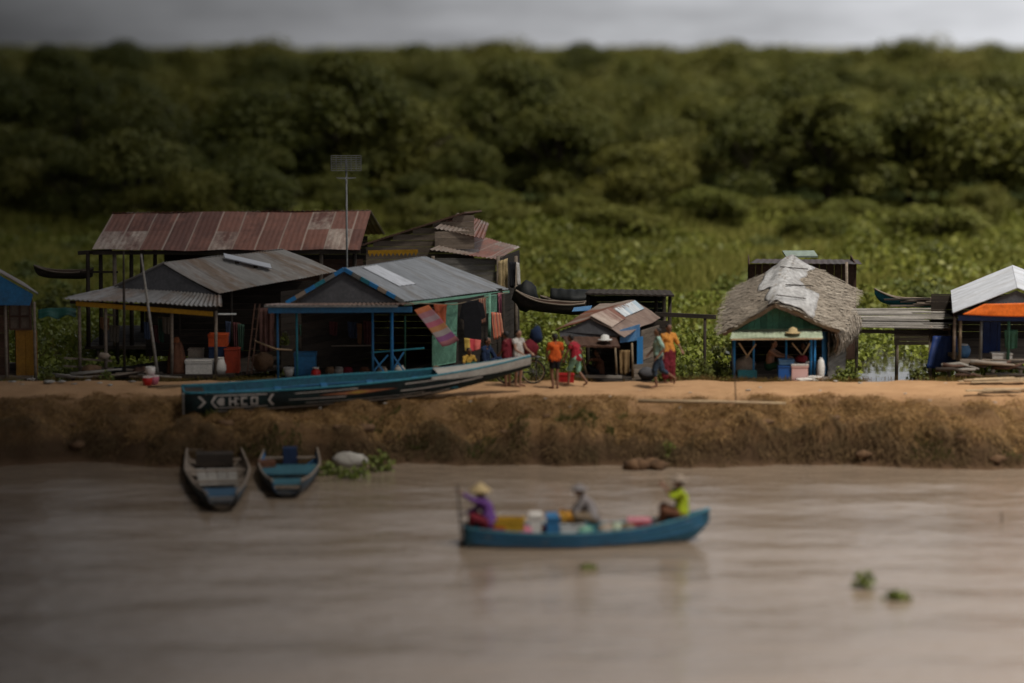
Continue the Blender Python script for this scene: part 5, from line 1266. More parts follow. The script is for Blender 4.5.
def strakes(H, root, m, hs=(.42, .74)):
    for sg in (-1, 1):
        for h in hs: MB().tube([H.side(.03 + .94 * i / 28, h, sg, .004) for i in range(29)], .012, 5).build('strake', m, root, True)
def moored(label, stern, bow, w, inner, extras, group='small boats moored at the bank'):
    r = thing('moored_boat', label, 'boat', (V(stern) + V(bow)) / 2, group)
    H = Hull(stern, bow, w, .40, .10, .03, 2.5, .88, .5, .34, full=.36, end=.2)
    H.build(r, boat_mat('boat_hull_blue_grey', (.05, .075, .095)), inner, M['wood'], thwarts=4, mt=M['wood']); strakes(H, r, M['wood_dark'], (.6,))
    extras(r, H); return H
def boats():
    long_boat()
    def ex1(r, H):
        mb = MB()
        for k in range(4): mb.bar(H.pt(.3, 0) + H.sd * (k - 1.5) * .25 + V((0, 0, .26)), H.pt(.62, 0) + H.sd * (k - 1.5) * .22 + V((0, 0, .26)), .22, .025)
        mb.build('deck_boards', M['wood_grey'], r)
        mb = MB(); c = H.pt(.86, 0)
        mb.slab([H.pt(.74, -.9), H.pt(.74, .9), H.pt(.92, .9), H.pt(.92, -.9)], .03, V((0, 0, 1))); mb.build('foredeck', M['navy_boat'], r)
        m = MB(); e = H.pt(.12, 0) + V((0, 0, .3)); m.box(e, (.9, .5, .3), .1); m.build('engine_box', M['wood_dark'], r)
    moored('grey brown moored boat with pale boards, left of the blue moored boat', G(214, 463, .0) - V((0, 0, .06)), G(222, 512, .0) - V((0, 0, .1)), 1.5, M['wood'], ex1)
    def ex2(r, H):
        MB().slab([H.pt(.35, -.9), H.pt(.35, .9), H.pt(.6, .9), H.pt(.6, -.9)], .03, V((0, 0, 1))).build('deck_boards', M['dim_teal'], r)
        MB().slab([H.pt(.74, -.92), H.pt(.74, .92), H.pt(.92, .9), H.pt(.92, -.9)], .03, V((0, 0, 1))).build('foredeck', M['dim_teal'], r)
        MB().box(H.pt(.22, 0) + V((0, 0, .42)), (.34, .3, .4), .1).build('engine_box', M['navy'], r)
        MB().box(H.pt(.4, .5) + V((0, 0, .3)), (.4, .3, .16), .3).build('locker', M['brown_cloth'], r)
    moored('blue painted moored boat with a low teal foredeck near the weeds', G(291, 462, .0) - V((0, 0, .06)), G(287, 499, .0) - V((0, 0, .1)), 1.45, M['blue'], ex2)
    # trading boat on the river
    b0, b1 = G(464, 546, 0) + V((0, 0, -.12)), G(709, 541, 0) + V((0, 0, -.12))
    r = thing('trading_boat', 'blue rowing boat laden with goods out on the river', 'boat', (b0 + b1) / 2)
    H = Hull(b0, b1, 1.25, .43, .36, .10, 2.2, .40, .6, .05)
    hb = boat_mat('boat_blue_paint', (.025, .105, .165), .04); H.build(r, hb, M['teal'], mat('boat_rim_blue', (.05, .18, .25), None, 3, .5), thwarts=3, mt=M['wood'], nt=36); strakes(H, r, M['blue'], (.5, .8))
    q = lambda t, u, z: H.p0 + H.ax * t * H.L + H.sd * u + V((0, 0, z))
    fl = .27
    MB().bar(q(.12, 0, fl - .03), q(.74, 0, fl - .03), .6, .03).build('floor_boards', M['wood'], r)
    crate('goods_crate', 'mustard yellow crate of goods behind the purple clad rower', 'crate', q(.185, -.05, fl + .06), (.62, .5, .34), mat('mustard', (.48, .28, .02), None, 5, .6))
    crate('goods_tub', 'dark red low tub at the stern under the rower', 'tub', q(.115, 0, fl + .06), (.50, .34, .20), M['red'])
    crate('foam_box', 'white foam box standing upright by the mustard crate', 'box', q(.29, 0, fl), (.24, .36, .46), M['foam'], lid=M['foam'])
    crate('blue_locker', 'dark blue locker amidships in the trading boat', 'locker', q(.36, 0, fl), (.26, .55, .42), M['blue'], lid=M['blue'])
    crate('white_basin', 'white basin heaped with goods amidships in the trading boat', 'basin', q(.44, -.05, fl), (.5, .5, .30), M['white'])
    random.seed(77)
    mb = MB()
    for i in range(26): mb.ball(q(.44, -.05, fl + .36) + V((random.uniform(-.26, .26), random.uniform(-.2, .2), random.uniform(0, .13))), random.uniform(.05, .085), 8)
    tag(mb.build('fruit_heap', mat('orange_fruit', (.58, .22, .025), (.5, .3, .04), 8, .5), None, True), 'heap of orange and yellow fruit on the white basin', 'fruit', kind='stuff')
    crate('red_tub', 'bright red tub towards the bow of the trading boat', 'tub', q(.715, -.1, fl), (.46, .42, .28), M['red'], lid=mat('pink_lid', (.55, .2, .24), None, 5, .5))
    for k, (t, lab, m) in enumerate(((.575, 'cream bundle beside the grey clad passenger', 'sack'), (.625, 'pale green bundle in the middle of the trading boat', 'pale_green'), (.80, 'tan sack between the red tub and the lime clad person', 'straw'))):
        tag(MB().ball(q(t, 0, fl + .13), (.17, .2, .15), 14, .35, k + 2).build('bundle', M[m], None, True), lab, 'bundle')
    person('person in purple shirt and straw hat rowing at the stern of the trading boat', q(.105, 0, fl + .15), 1.72, LFT,
           pose(SIT, chest=(.07, 0, .50), neck=(.14, 0, .67), head=(.20, 0, .80), elL=(.36, .16, .68), wrL=(.58, .05, .80), elR=(.30, -.2, .42), wrR=(.52, -.08, .36), shL=(.13, .17, .62), shR=(.12, -.17, .62)),
           shirt='purple', sleeve=1.7, shorts='maroon', leg=1.5, hat=('cone', 'straw'))
    person('small person in grey bending over the goods amidships in the trading boat', q(.525, 0, fl + .14), 1.7, LFT,
           pose(SIT, chest=(.12, 0, .54), neck=(.22, 0, .70), head=(.30, 0, .81), shL=(.19, .16, .65), shR=(.19, -.16, .65), elL=(.38, .22, .40), elR=(.38, -.22, .40), wrL=(.5, .14, .3), wrR=(.5, -.14, .3), pelvis=(-.02, 0, .26), hipL=(0, .09, .25), hipR=(0, -.09, .25)),
           shirt='grey_cloth', sleeve=1.3, shorts='khaki', leg=1.5, hat=('brim', 'grey_cloth'))
    person('person in lime green shirt and wide pale hat at the bow of the trading boat', q(.885, 0, fl + .2), 1.75, LFT,
           pose(SIT, elL=(.2, .24, .62), wrL=(.34, .1, .80), elR=(.24, -.24, .64), wrR=(.36, -.10, .78), pelvis=(-.02, 0, .24), hipL=(0, .09, .23), hipR=(0, -.09, .23), chest=(.0, 0, .55), neck=(.02, 0, .73), head=(.06, 0, .88), shL=(.02, .18, .68), shR=(.02, -.18, .68)),
           shirt='lime', sleeve=1.2, shorts='brown_cloth', leg=1.7, hat=('brim', 'sack'))
    for k, (t, u, s_, m, lab) in enumerate(((.245, .12, .13, 'pink_cloth', 'pink bundle between the mustard crate and the foam box'), (.335, -.2, .11, 'red', 'red bundle behind the dark blue locker'), (.485, .18, .13, 'mint_paint', 'mint bundle in front of the fruit basin'), (.60, -.15, .12, 'brown_cloth', 'brown bundle between the cream and pale green bundles'), (.66, .1, .14, 'khaki', 'khaki sack just behind the red tub'), (.77, .15, .10, 'foam', 'small white parcel beside the red tub'), (.16, -.2, .12, 'yellow_cloth', 'yellow bundle on the far side of the mustard crate'))):
        tag(MB().ball(q(t, u, fl + s_ * .8 + .05), (s_ * 1.25, s_, s_ * .9), 12, .55, k + 50).build('bundle', M[m], None, True), lab, 'bundle')
    a = thing('paddle', 'dark long handled paddle held upright by the purple clad rower', 'paddle', q(.0, .1, -.2))
    p0, p1 = P(457.5, 484, (b0.y) - .1), P(463, 560, b0.y - .15)
    MB().tube([p0, p1], [.022, .022], 8).build('shaft', M['wood_dark'], a, True); MB().bar(p1 + (p0 - p1) * .02, p1 + (p0 - p1) * .25, .14, .02).build('blade', M['wood_dark'], a)
    # hulls moored behind the huts
    def dark(label, p, q_, w, d, br, m='wood_dark', cover=None):
        o = thing('wooden_boat', label, 'boat', (p + q_) / 2); h = Hull(p, q_, w, d, br, .1, 2.2, .7); h.build(o, M[m], M['wood_brown'], M['wood'], thwarts=3, nt=26, nu=12)
        if cover: MB().surf(lambda u, v: h.p0 + h.ax * (.1 + .72 * u) * h.L + h.sd * (v * 2 - 1) * h.hw(.1 + .72 * u) * 1.02 + h.up * (h.d + .05 + .3 * math.cos((v - .5) * PI) + .03 * mnoise.noise(V((u * 9, v * 3, 2)))), 24, 8, .02, (4, 1)).build('cover', M[cover], o, True)
        return o
    dark('dark wooden boat with upturned grey bow behind the long boat tip', P(584, 316, 76.3), P(514, 309, 76.5), .9, .30, .26)
    dark('dark boat under a black cover behind the low patched hut', P(596, 310, 79.5), P(540, 309, 79.5), 1.0, .28, .12, cover='black')
    dark('dark boat with bluish raised tip behind the plank shelter', P(952, 308, 78), P(874, 306, 78), .9, .22, .30, m='teal')
    for k in range(9):
        a_ = P(886 + k * 6 + random.uniform(-3, 3), 304 + random.uniform(-5, 2), 77.2); tag(MB().bar(a_, a_ + V((random.uniform(.7, 1.5), random.uniform(-.2, .2), random.uniform(-.05, .08))), .16, .04).build('old_board', M[random.choice(['wood_brown', 'wood_dark', 'wood'])]), 'old brown board heaped behind the plank shelter', 'board', 'old boards heaped behind the plank shelter')
    dark('old dark boat lying low at the left of the rust roofed shed', P(92, 279, 82), P(34, 278, 82), .9, .22, .18)
    tag(MB().ball(P(526, 296, 78), (.4, .35, .42), 14, .5, 4).build('dark_bundle', M['black'], None, True), 'round dark bundle beside the plank house', 'bundle')
    tag(MB().slab([P(574, 308, 75.8), P(592, 306, 75.8), P(590, 311, 75.5), P(572, 312, 75.5)], .02).build('blue_board', M['blue_sheet']), 'pale blue board on the dark boat behind the low hut', 'board')

# ------------------------------------------------------------------ bicycle
def bicycle():
    c = foot(520, 386, 1.3); r = thing('bicycle', 'old black bicycle standing behind the person in white', 'bicycle', c)
    y = c.y + .45; R_ = .33; z0 = 1.3 + R_; A = V((P(507, 0, y).x, y, z0)); B = V((P(533.5, 0, y).x, y, z0))
    for c_ in (A, B):
        k = 28; ring = lambda rr: [c_ + V((rr * math.cos(t), 0, rr * math.sin(t))) for t in [2 * PI * i / k for i in range(k + 1)]]
        w = MB().tube(ring(R_ - .02), .022, 7).build('wheel', M['rubber'], r, True)
        MB().tube(ring(R_ - .045), .010, 6).build('rim', M['wood_pale'], w, True)
        mb = MB()
        for i in range(16): t = 2 * PI * i / 16; mb.tube([c_ + V((0, .02 * (-1) ** i, 0)), c_ + V(((R_ - .05) * math.cos(t), 0, (R_ - .05) * math.sin(t)))], .003, 4)
        mb.tube([c_ + V((0, -.05, 0)), c_ + V((0, .05, 0))], .025, 8); mb.build('spokes', M['metal'], w)
    bb = lerp(A, B, .45) + V((0, 0, -.04)); seat = lerp(A, B, .60) + V((0, 0, .50)); hd = lerp(A, B, .12) + V((0, 0, .48))
    mb = MB()
    for p, q in ((bb, seat), (bb, hd + V((.02, 0, -.12))), (hd, seat + V((0, 0, -.08))), (hd + V((-.04, 0, .12)), A), (bb, B), (seat + V((0, 0, -.1)), B)): mb.tube([p, q], .016, 7)
    mb.build('frame', M['black'], r, True)
    MB().tube([hd + V((.06, -.27, .16)), hd + V((-.02, -.2, .17)), hd + V((-.05, 0, .13)), hd + V((-.02, .2, .17)), hd + V((.06, .27, .16))], .013, 7).build('handlebar', M['metal'], r, True)
    MB().ball(seat + V((.0, 0, .03)), (.14, .075, .035), 12).build('saddle', M['black'], r, True)
    mb = MB(); mb.bar(seat + V((.1, 0, -.1)), B + V((.18, 0, .40)), .16, .02); mb.bar(B + V((.12, .06, .4)), B + V((0, .06, 0)), .012); mb.bar(B + V((.12, -.06, .4)), B + V((0, -.06, 0)), .012); mb.build('carrier', M['metal'], r)
    mb = MB(); mb.tube([bb + V((0, -.06, 0)), bb + V((0, .06, 0))], .07, 12); mb.bar(bb + V((0, -.08, 0)), bb + V((.12, -.08, -.10)), .02); mb.bar(bb + V((0, .08, 0)), bb + V((-.12, .08, .10)), .02); mb.build('crank', M['metal'], r)
    b = lerp(A, B, .86) + V((0, 0, .60)); tag(MB().ball(b, (.22, .2, .24), 14, .5, 3).build('bundle', M['maroon'], None, True), 'maroon cloth bundle strapped to the bicycle carrier', 'bundle')
    b = lerp(A, B, 1.12) + V((0, 0, .98)); o = thing('blue_bag', 'dark blue bag standing up behind the bicycle load', 'bag', b - V((0, 0, .2)))
    MB().ball(b, (.17, .14, .22), 14, .4, 8).build('sack', M['navy'], o, True); MB().tube([b + V((-.08, 0, .18)), b + V((0, 0, .32)), b + V((.08, 0, .18))], .012, 6).build('handle', M['navy'], o, True)
    col(b + V((0, .05, -1.3)), b + V((0, .05, -.15)), .025, M['wood_dark'], 'stake', o)

# ------------------------------------------------------------------ washing, goods, litter
def goods():
    Yp = lambda px: 69.75 + (px - 408) / 99 * 4.6
    g = 'washing hung along the eave of the blue trimmed house'
    rug = mat_stripes('rug_stripes', [(.24, .07, .025), (.17, .07, .08), (.16, .11, .12), (.2, .05, .07), (.21, .09, .035), (.17, .14, .13), (.12, .04, .10), (.18, .065, .07)], 1, 1)
    cloth('hung_rug', 'orange and pink patterned rug hung slantwise from the eave', 'rug', [P(414, 310, 69.6), P(428, 305, 70.2), P(459, 340, 70.6), P(442, 347, 69.9)], rug, 1, .03, g)
    cloth('hung_cloth', 'brick red cloth hanging behind the slanting rug', 'cloth', [P(434, 304, 71), P(447, 304, 71.3), P(446, 327, 71.3), P(437, 326, 71)], mat('brick_cloth', (.33, .08, .035), None, 5, .9), 2, .04, g)
    shirt_on_line('long black garment hanging left of the striped cloth', P(472.5, 303, 72.2), .62, 1.15, M['black_cloth'], .2, g)
    cloth('hung_cloth', 'pale grey cloth hanging under the black garment', 'cloth', [P(468, 328, 72.3), P(476, 327, 72.4), P(476, 342, 72.4), P(469, 343, 72.3)], M['grey_cloth'], 2, .02, g)
    cloth('hung_cloth', 'brown striped cloth hanging beside the mint lattice', 'cloth', [P(479, 299, 72.8), P(486, 298, 73.2), P(486, 322, 73.2), P(480, 323, 72.8)], mat_stripes('brown_stripes', [(.25, .1, .06), (.12, .06, .04), (.3, .2, .14)], 3), 3, .02, g)
    cloth('hung_cloth', 'orange and pink striped cloth bunched below the mint lattice', 'cloth', [P(491, 312, 73.2), P(501, 313, 73.4), P(503, 334, 73.4), P(493, 340, 73.2)], mat_stripes('coral_stripes', [(.6, .16, .08), (.5, .2, .18), (.2, .05, .05), (.6, .3, .2)], 3), 3, .05, g)
    cloth('hung_cloth', 'pale cloth hanging at the corner of the plank house', 'cloth', [P(499, 261, 78.4), P(508, 258, 78.6), P(508, 289, 78.6), P(499, 290, 78.4)], M['straw'], 3, .05, 'cloths at the plank house corner')
    cloth('hung_cloth', 'black cloth hanging between two pale cloths', 'cloth', [P(509, 262, 78.3), P(516, 262, 78.5), P(515, 286, 78.5), P(510, 287, 78.3)], M['black_cloth'], 2, .03, 'cloths at the plank house corner')
    cloth('hung_cloth', 'narrow white cloth at the right of the black cloth', 'cloth', [P(516, 262, 78.3), P(519, 263, 78.5), P(520, 285, 78.5), P(517, 284, 78.3)], M['white_cloth'], 2, .02, 'cloths at the plank house corner')
    cloth('hung_cloth', 'pink and white cloth hanging inside the right posts', 'cloth', [P(498, 293, 74.2), P(503, 293, 74.3), P(503, 326, 74.3), P(499, 326, 74.2)], M['pink_cloth'], 2, .02, g)
    cloth('hung_cloth', 'red and yellow cloth drying over a rail by the seated people', 'cloth', [P(464, 338, 70.6), P(481, 340, 70.6), P(480, 349, 70.5), P(465, 351, 70.5)], mat_stripes('red_yellow', [(.5, .35, .08), (.5, .06, .07), (.55, .12, .1)], 1), 2, .03, g)
    tag(MB().tube([P(410, 303, 69.6), P(455, 304.5, 71.6), P(508, 292, 74.6)], .012, 5).build('washing_line', M['bamboo']), 'thin line strung under the eave of the blue trimmed house', 'line')
    # front of the grey house
    z = 1.2; D = lambda px, Y=70.95: V((P(px, 0, Y).x, Y, z))
    crate('foam_box', 'long white foam box on the deck of the grey roofed house', 'box', D(194.5), (.74, .45, .34), M['foam'], lid=M['foam'])
    crate('plastic_crate', 'pale crate standing behind the long white foam box', 'crate', D(191, 71.6), (.4, .4, .62), M['sack'])
    crate('plastic_crate', 'big orange red crate at the right of the white basket', 'crate', D(228, 71.2), (.40, .42, .68), M['orange_red'])
    crate('plastic_crate', 'dark crate carrying the bright orange cooler', 'crate', D(213, 71.3), (.46, .42, .72), M['navy'])
    crate('cooler', 'bright orange cooler on top of the dark crate', 'cooler', D(214, 71.3) + V((0, 0, .725)), (.52, .42, .30), M['orange'], lid=M['orange'])
    pot('basket', 'round white basket in front of the dark crate', 'basket', D(215.5, 70.85), [(.13, 0), (.17, .12), (.16, .25), (.12, .36), (.10, .44)], M['foam'], M['foam'])
    r = thing('draped_heap', 'tall heap under a reddish brown cloth left of the foam box', 'heap', D(171)); 
    MB().surf(lambda u, v: D(171) + V((math.cos(u * 2 * PI), math.sin(u * 2 * PI) * .8, 0)) * (.11 + .19 * (1 - v) ** .6 + .02 * math.sin(u * 44)) + V((0, 0, .88 * v)), 40, 10, .01, (2, 1)).build('cover', M['brown_cloth'], r, True)
    MB().ball(D(171) + V((0, 0, .9)), (.115, .1, .12), 12, .2).build('knot', mat('rust_cloth', (.22, .075, .03), None, 5, .9), r, True)
    for k, (px, py, lab, m) in enumerate(((147.5, 386, 'red bucket with a white rim left of the leaning pole', 'red'), (154, 385, 'pink bucket with a white rim at the foot of the leaning pole', 'pink_cloth'), (150, 378, 'pale bucket stacked on the red and pink buckets', 'foam'))):
        p = foot(px, py, 1.3) if py > 380 else foot(px, 385, 1.3) + V((0, .1, .22)); pot('bucket', lab, 'bucket', p, [(.09, 0), (.13, .12), (.14, .22), (.12, .24)], M[m], M['foam'])
    o = MB().tube([P(124.5, 378, 70.1), P(124, 300, 70.1), P(123.5, 251, 70.1)], [.04, .036, .025], 8).build('mooring_pole', M['wood_dark'], None, True); tag(o, 'dark upright pole standing before the yellow fascia', 'pole')
    o = MB().tube([P(158.5, 380, 69.8), P(150, 320, 69.9), P(141, 254, 70.1)], [.045, .04, .028], 8).build('leaning_pole', M['wood_grey'], None, True); tag(o, 'grey leaning pole propped against the yellow fascia', 'pole')
    o = thing('ladder', 'thin reddish ladder leaning between the grey house and the blue house', 'ladder', P(252, 374, 70.2))
    for dx in (0, 5.5): MB().bar(P(247 + dx * .8, 374, 70.1), P(255 + dx * .9, 304, 70.6), .035, .035).build('stile', M['wood_brown'], o)
    for k in range(7): t = (k + .5) / 7; MB().bar(lerp(P(247, 374, 70.1), P(255, 304, 70.6), t), lerp(P(251.4, 374, 70.1), P(260, 304, 70.6), t), .025, .025).build('rung', M['wood_brown'], o)
    tag(MB().tube([P(255, 341, 69.9), P(276, 349, 69.6), P(292, 350, 69.7)], [.025, .025, .02], 6).build('slanting_pole', M['wood_pale'], None, True), 'short pale pole slanting across the blue left post', 'pole')
    cloth('hung_cloth', 'brownish pink curtain hanging left of the blue front post', 'curtain', [P(258, 308, 70.9), P(274, 308, 70.6), P(274, 350, 70.6), P(260, 352, 70.9)], mat('dusty_pink', (.16, .085, .075), None, 4, .9), 3, .05)
    tag(MB().ball(P(263, 362, 70.4), (.3, .25, .25), 14, .5, 6).build('bundle', M['basket'], None, True), 'brown wicker bundle at the foot of the ladder', 'bundle')
    pot('plant_pot', 'white pot on the left end of the blue house deck', 'pot', V((P(285, 0, 70.2).x, 70.2, z)), [(.10, 0), (.13, .12), (.14, .24)], M['foam'], M['foam'])
    leafy('pot_plant', 'leafy green plant behind the left posts of the blue house', 'plant', P(285, 345, 70.5), (.14, .14, .45), 60, .06, M['leafm'])
    crate('water_tank', 'blue water tank on the left of the blue house deck', 'tank', V((P(302, 0, 70.6).x, 70.6, z)), (.58, .5, .58), M['blue'], lid=M['blue'])
    pot('red_pot', 'small bright red pot in front of the blue water tank', 'pot', V((P(312.5, 0, 70.0).x, 70.0, z)), [(.08, 0), (.14, .07), (.13, .18), (.07, .24), (.08, .27)], M['red'], M['foam'])
    for px, m, lab in ((327, 'basket', 'brown pot inside the blue house next to the red pot'), (336, 'wood_grey', 'grey pot inside the blue house'), (345, 'maroon', 'maroon pot inside the middle of the blue house'), (362, 'brown_cloth', 'dark brown pot by the right posts of the blue house')):
        pot('cooking_pot', lab, 'pot', V((P(px, 0, 70.6).x, 70.6, z)), [(.10, 0), (.15, .06), (.14, .16), (.09, .2)], M[m], M[m])
    pot('cooking_pot', 'pale pot behind the crossed braces', 'pot', V((P(380, 0, 70.2).x, 70.2, z)), [(.10, 0), (.15, .06), (.14, .2), (.09, .26)], M['sack'], M['sack'])
    pot('cooking_pot', 'grey jar between the crossed braces and the lattice', 'jar', V((P(398, 0, 70.2).x, 70.2, z)), [(.10, 0), (.16, .08), (.15, .24), (.09, .3)], M['stone'], M['stone'])
    # dome shaped basket and small goods beside the house
    p = V((P(435, 0, 69.5).x, 69.5, 1.22)); m = MB()
    m.tube([p, p + V((0, 0, .12)), p + V((0, 0, .25)), p + V((0, 0, .34)), p + V((0, 0, .38))], [.32, .30, .22, .10, .02], 20); tag(m.build('dome_basket', M['basket'], None, True), 'brown dome shaped basket set upside down by the long boat', 'basket')
    for k, (px, py, m, s, lab) in enumerate(((420, 371, 'foam', .08, 'small white bag left of the dome basket'), (448, 369, 'foam', .09, 'small white bag right of the dome basket'), (433, 355, 'pink_cloth', .07, 'little pink bag above the dome basket'), (452, 372, 'brown_cloth', .12, 'brown bundle right of the dome basket'), (412, 370, 'sack', .10, 'tan bundle beside the braces'))):
        q = V((P(px, 0, 69.5).x, 69.5, P(0, py, 69.5).z)); q.z = max(q.z, 1.26) if py > 360 else q.z; tag(MB().ball(V((q.x, q.y, 1.24 + s)), (s * 1.2, s, s), 10, .5, k + 9).build('bag', M[m], None, True), lab, 'bag')
    pot('green_bucket', 'green bucket below the person in yellow', 'bucket', V((P(461, 0, 69.3).x, 69.3, 1.27)), [(.10, 0), (.15, .2), (.16, .27)], M['mint_paint'], M['mint_paint'])
    crate('red_crate', 'red crate on the ground between the two strolling children', 'crate', foot(566, 383, 1.28), (.42, .3, .26), M['red'])
    random.seed(21)
    for k in range(12):
        px = random.uniform(40, 150); Y = 69.6 + random.uniform(-.4, .3); a = P(px, 0, Y); L = random.uniform(.5, 1.5); zz = 1.24 + random.uniform(0, .12)
        o = MB().tube([V((a.x, Y, zz)), V((a.x + L, Y + random.uniform(-.3, .3), zz + random.uniform(-.05, .2)))], [.035, .028], 7).build('driftwood_pole', M[random.choice(['wood', 'wood_dark', 'wood_grey'])], None, True)
        tag(o, 'weathered stick lying among the clutter before the grey roofed house', 'stick', 'sticks before the grey roofed house')
    for k, (px, py, s_, m, lab) in enumerate(((84, 371, .28, 'basket', 'round brown bundle under the left end of the yellow fascia'), (98, 356, .16, 'sack', 'small pale box shaped sack on the left of the grey house deck'), (112, 373, .22, 'black', 'black bundle near the upright dark pole'), (134, 371, .2, 'wood_brown', 'brown bundle between the two front poles'))):
        c_ = V((P(px, 0, 70.3).x, 70.3, max(1.22, P(0, py, 70.3).z - s_ * .5))); tag(MB().ball(c_ + V((0, 0, s_ * .5)), (s_, s_ * .8, s_ * .6), 12, .6, k + 40).build('bundle', M[m], None, True), lab, 'bundle')
    random.seed(33)
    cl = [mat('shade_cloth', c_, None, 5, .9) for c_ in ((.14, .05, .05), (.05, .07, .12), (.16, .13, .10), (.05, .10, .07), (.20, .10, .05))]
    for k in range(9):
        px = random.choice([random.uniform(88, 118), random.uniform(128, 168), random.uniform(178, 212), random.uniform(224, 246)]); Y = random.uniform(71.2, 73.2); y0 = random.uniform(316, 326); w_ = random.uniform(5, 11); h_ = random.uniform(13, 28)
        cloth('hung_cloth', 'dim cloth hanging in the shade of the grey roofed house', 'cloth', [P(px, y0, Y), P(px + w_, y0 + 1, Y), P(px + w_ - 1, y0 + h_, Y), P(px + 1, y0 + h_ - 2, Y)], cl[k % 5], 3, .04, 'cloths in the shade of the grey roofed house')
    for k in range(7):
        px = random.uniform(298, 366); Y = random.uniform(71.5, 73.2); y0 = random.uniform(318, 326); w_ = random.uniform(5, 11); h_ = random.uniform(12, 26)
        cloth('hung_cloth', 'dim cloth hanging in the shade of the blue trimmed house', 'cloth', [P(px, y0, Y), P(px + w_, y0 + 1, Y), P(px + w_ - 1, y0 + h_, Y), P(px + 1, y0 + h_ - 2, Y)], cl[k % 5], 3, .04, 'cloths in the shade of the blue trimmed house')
    # low hut
    a = thing('sun_hat', 'white sun hat lying on the awning of the low patched hut', 'hat', P(605, 341, 69.3)); h = P(605, 340, 69.3)
    MB().tube([h, h + V((0, 0, .02)), h + V((0, 0, .03)), h + V((0, 0, .12)), h + V((0, 0, .15))], [.20, .2, .12, .11, .05], 16).build('crown_and_brim', M['white'], a, True)
    cloth('hung_cloth', 'ochre cloth hanging in the right opening of the low patched hut', 'cloth', [P(619, 350, 70.1), P(630, 350, 70.1), P(629, 373, 70.1), P(620, 374, 70.1)], mat('ochre_cloth', (.26, .17, .08), None, 5, .9), 2, .03)
    tag(MB().ball(P(647, 374, 69.9), (.25, .2, .18), 12, .4, 3).build('sack', M['gable_grey'], None, True), 'grey sack leaning at the right wall of the low hut', 'sack')
    # thatched hut
    zt = P(0, 378, 69.5).z; T = lambda px, Y=69.5: V((P(px, 0, Y).x, Y, zt))
    tag(MB().ball(T(748, 69.75) + V((0, 0, .26)), (.32, .22, .30), 16, .35, 5).build('sack', M['sack'], None, True), 'fat grey brown sack behind the left braces of the thatched hut', 'sack')
    crate('blue_basket', 'bright blue plastic basket at the middle post of the thatched hut', 'basket', T(789, 69.15) , (.36, .34, .40), M['blue_plastic'])
    crate('blue_basin', 'pale blue basin on top of the bright blue basket', 'basin', T(790.5, 69.15) + V((0, 0, .425)), (.40, .34, .14), M['blue_sheet'])
    crate('striped_bin', 'pink and white bin by the right post of the thatched hut', 'bin', T(804, 69.1), (.44, .34, .40), mat_stripes('pink_white', [(.55, .35, .33), (.5, .45, .42)], 3), lid=M['foam'])
    tag(MB().ball(T(806, 69.15) + V((0, 0, .56)), (.17, .14, .12), 12, .5, 2).build('bundle', M['maroon'], None, True), 'wine coloured bundle on top of the pink and white bin', 'bundle')
    pot('white_jug', 'tall white jug outside the right post of the thatched hut', 'jug', T(826, 69.2), [(.07, 0), (.10, .1), (.11, .35), (.08, .52), (.03, .58)], M['white'], M['white'])
    pot('white_bowl', 'pale bowl in front of the tall white jug', 'bowl', T(820, 68.9), [(.06, 0), (.15, .08), (.17, .11)], M['foam'], M['foam'])
    tag(MB().ball(T(812, 68.8) + V((0, 0, .04)), (.3, .16, .06), 14, .6, 7).build('rag', M['foam'], None, True), 'pale rag on the ground before the thatched hut', 'rag')
    a = thing('straw_hat', 'straw hat resting on the pale green awning', 'hat', P(793, 334, 68.95)); h = P(793, 333, 68.95)
    MB().tube([h, h + V((0, 0, .02)), h + V((0, 0, .03)), h + V((0, 0, .12)), h + V((0, 0, .16))], [.22, .21, .13, .11, .03], 16).build('crown_and_brim', M['straw'], a, True)
    # left edge tarp
    cloth('green_tarp', 'dark green tarp strung between the blue gabled hut and the grey house', 'tarp', [P(38, 309, 71.4), P(76, 308, 71.6), P(76, 316, 71.2), P(38, 317, 71)], M['green_tarp'], 2, .05)
    # poles and boards on the path
    o = MB().tube([foot(638, 402.5) + V((0, 0, .04)), foot(715, 403.5) + V((0, 0, .045)), foot(786, 404.5) + V((0, 0, .03))], [.05, .045, .03], 9).build('bamboo_log', M['wood_pale'], None, True); tag(o, 'long pale pole lying along the edge of the path', 'pole')
    o = MB().tube([P(737, 418, 64.4) - V((0, 0, .2)), P(735, 380, 64.4), P(731.5, 350, 64.4)], [.018, .014, .009], 7).build('thin_stake', M['wood_dark'], None, True); tag(o, 'thin dark stake stuck upright in the bank', 'stake')
    random.seed(5)
    for k in range(9):
        a = foot(random.uniform(958, 985), random.uniform(381, 396), 1.3); b = a + V((random.uniform(1.1, 1.7), random.uniform(-.25, .25), .02)); zz = V((0, 0, .03 + .012 * k))
        o = MB().bar(a + zz, b + zz, .15, .025).build('loose_plank', M['wood_pale']); tag(o, 'pale sawn plank lying on the path in front of the orange gabled hut', 'plank', 'pale planks on the path')
    bits = [(32, 381, .16), (48, 384, .2), (62, 383, .14), (22, 386, .1), (88, 382, .12), (100, 384, .1), (132, 383, .12), (320, 409, .07), (610, 397, .05), (760, 388, .06), (748, 391, .09), (835, 382, .08), (690, 393, .05), (470, 402, .06), (545, 399, .05), (905, 394, .05), (780, 381, .07), (930, 401, .05), (385, 404, .06), (585, 392, .04), (640, 391, .05), (715, 387, .06), (860, 384, .09), (878, 386, .06), (915, 383, .08), (945, 384, .07), (570, 407, .04), (680, 408, .05), (820, 391, .05), (995, 403, .06), (12, 383, .12), (110, 386, .09), (74, 385, .1)]
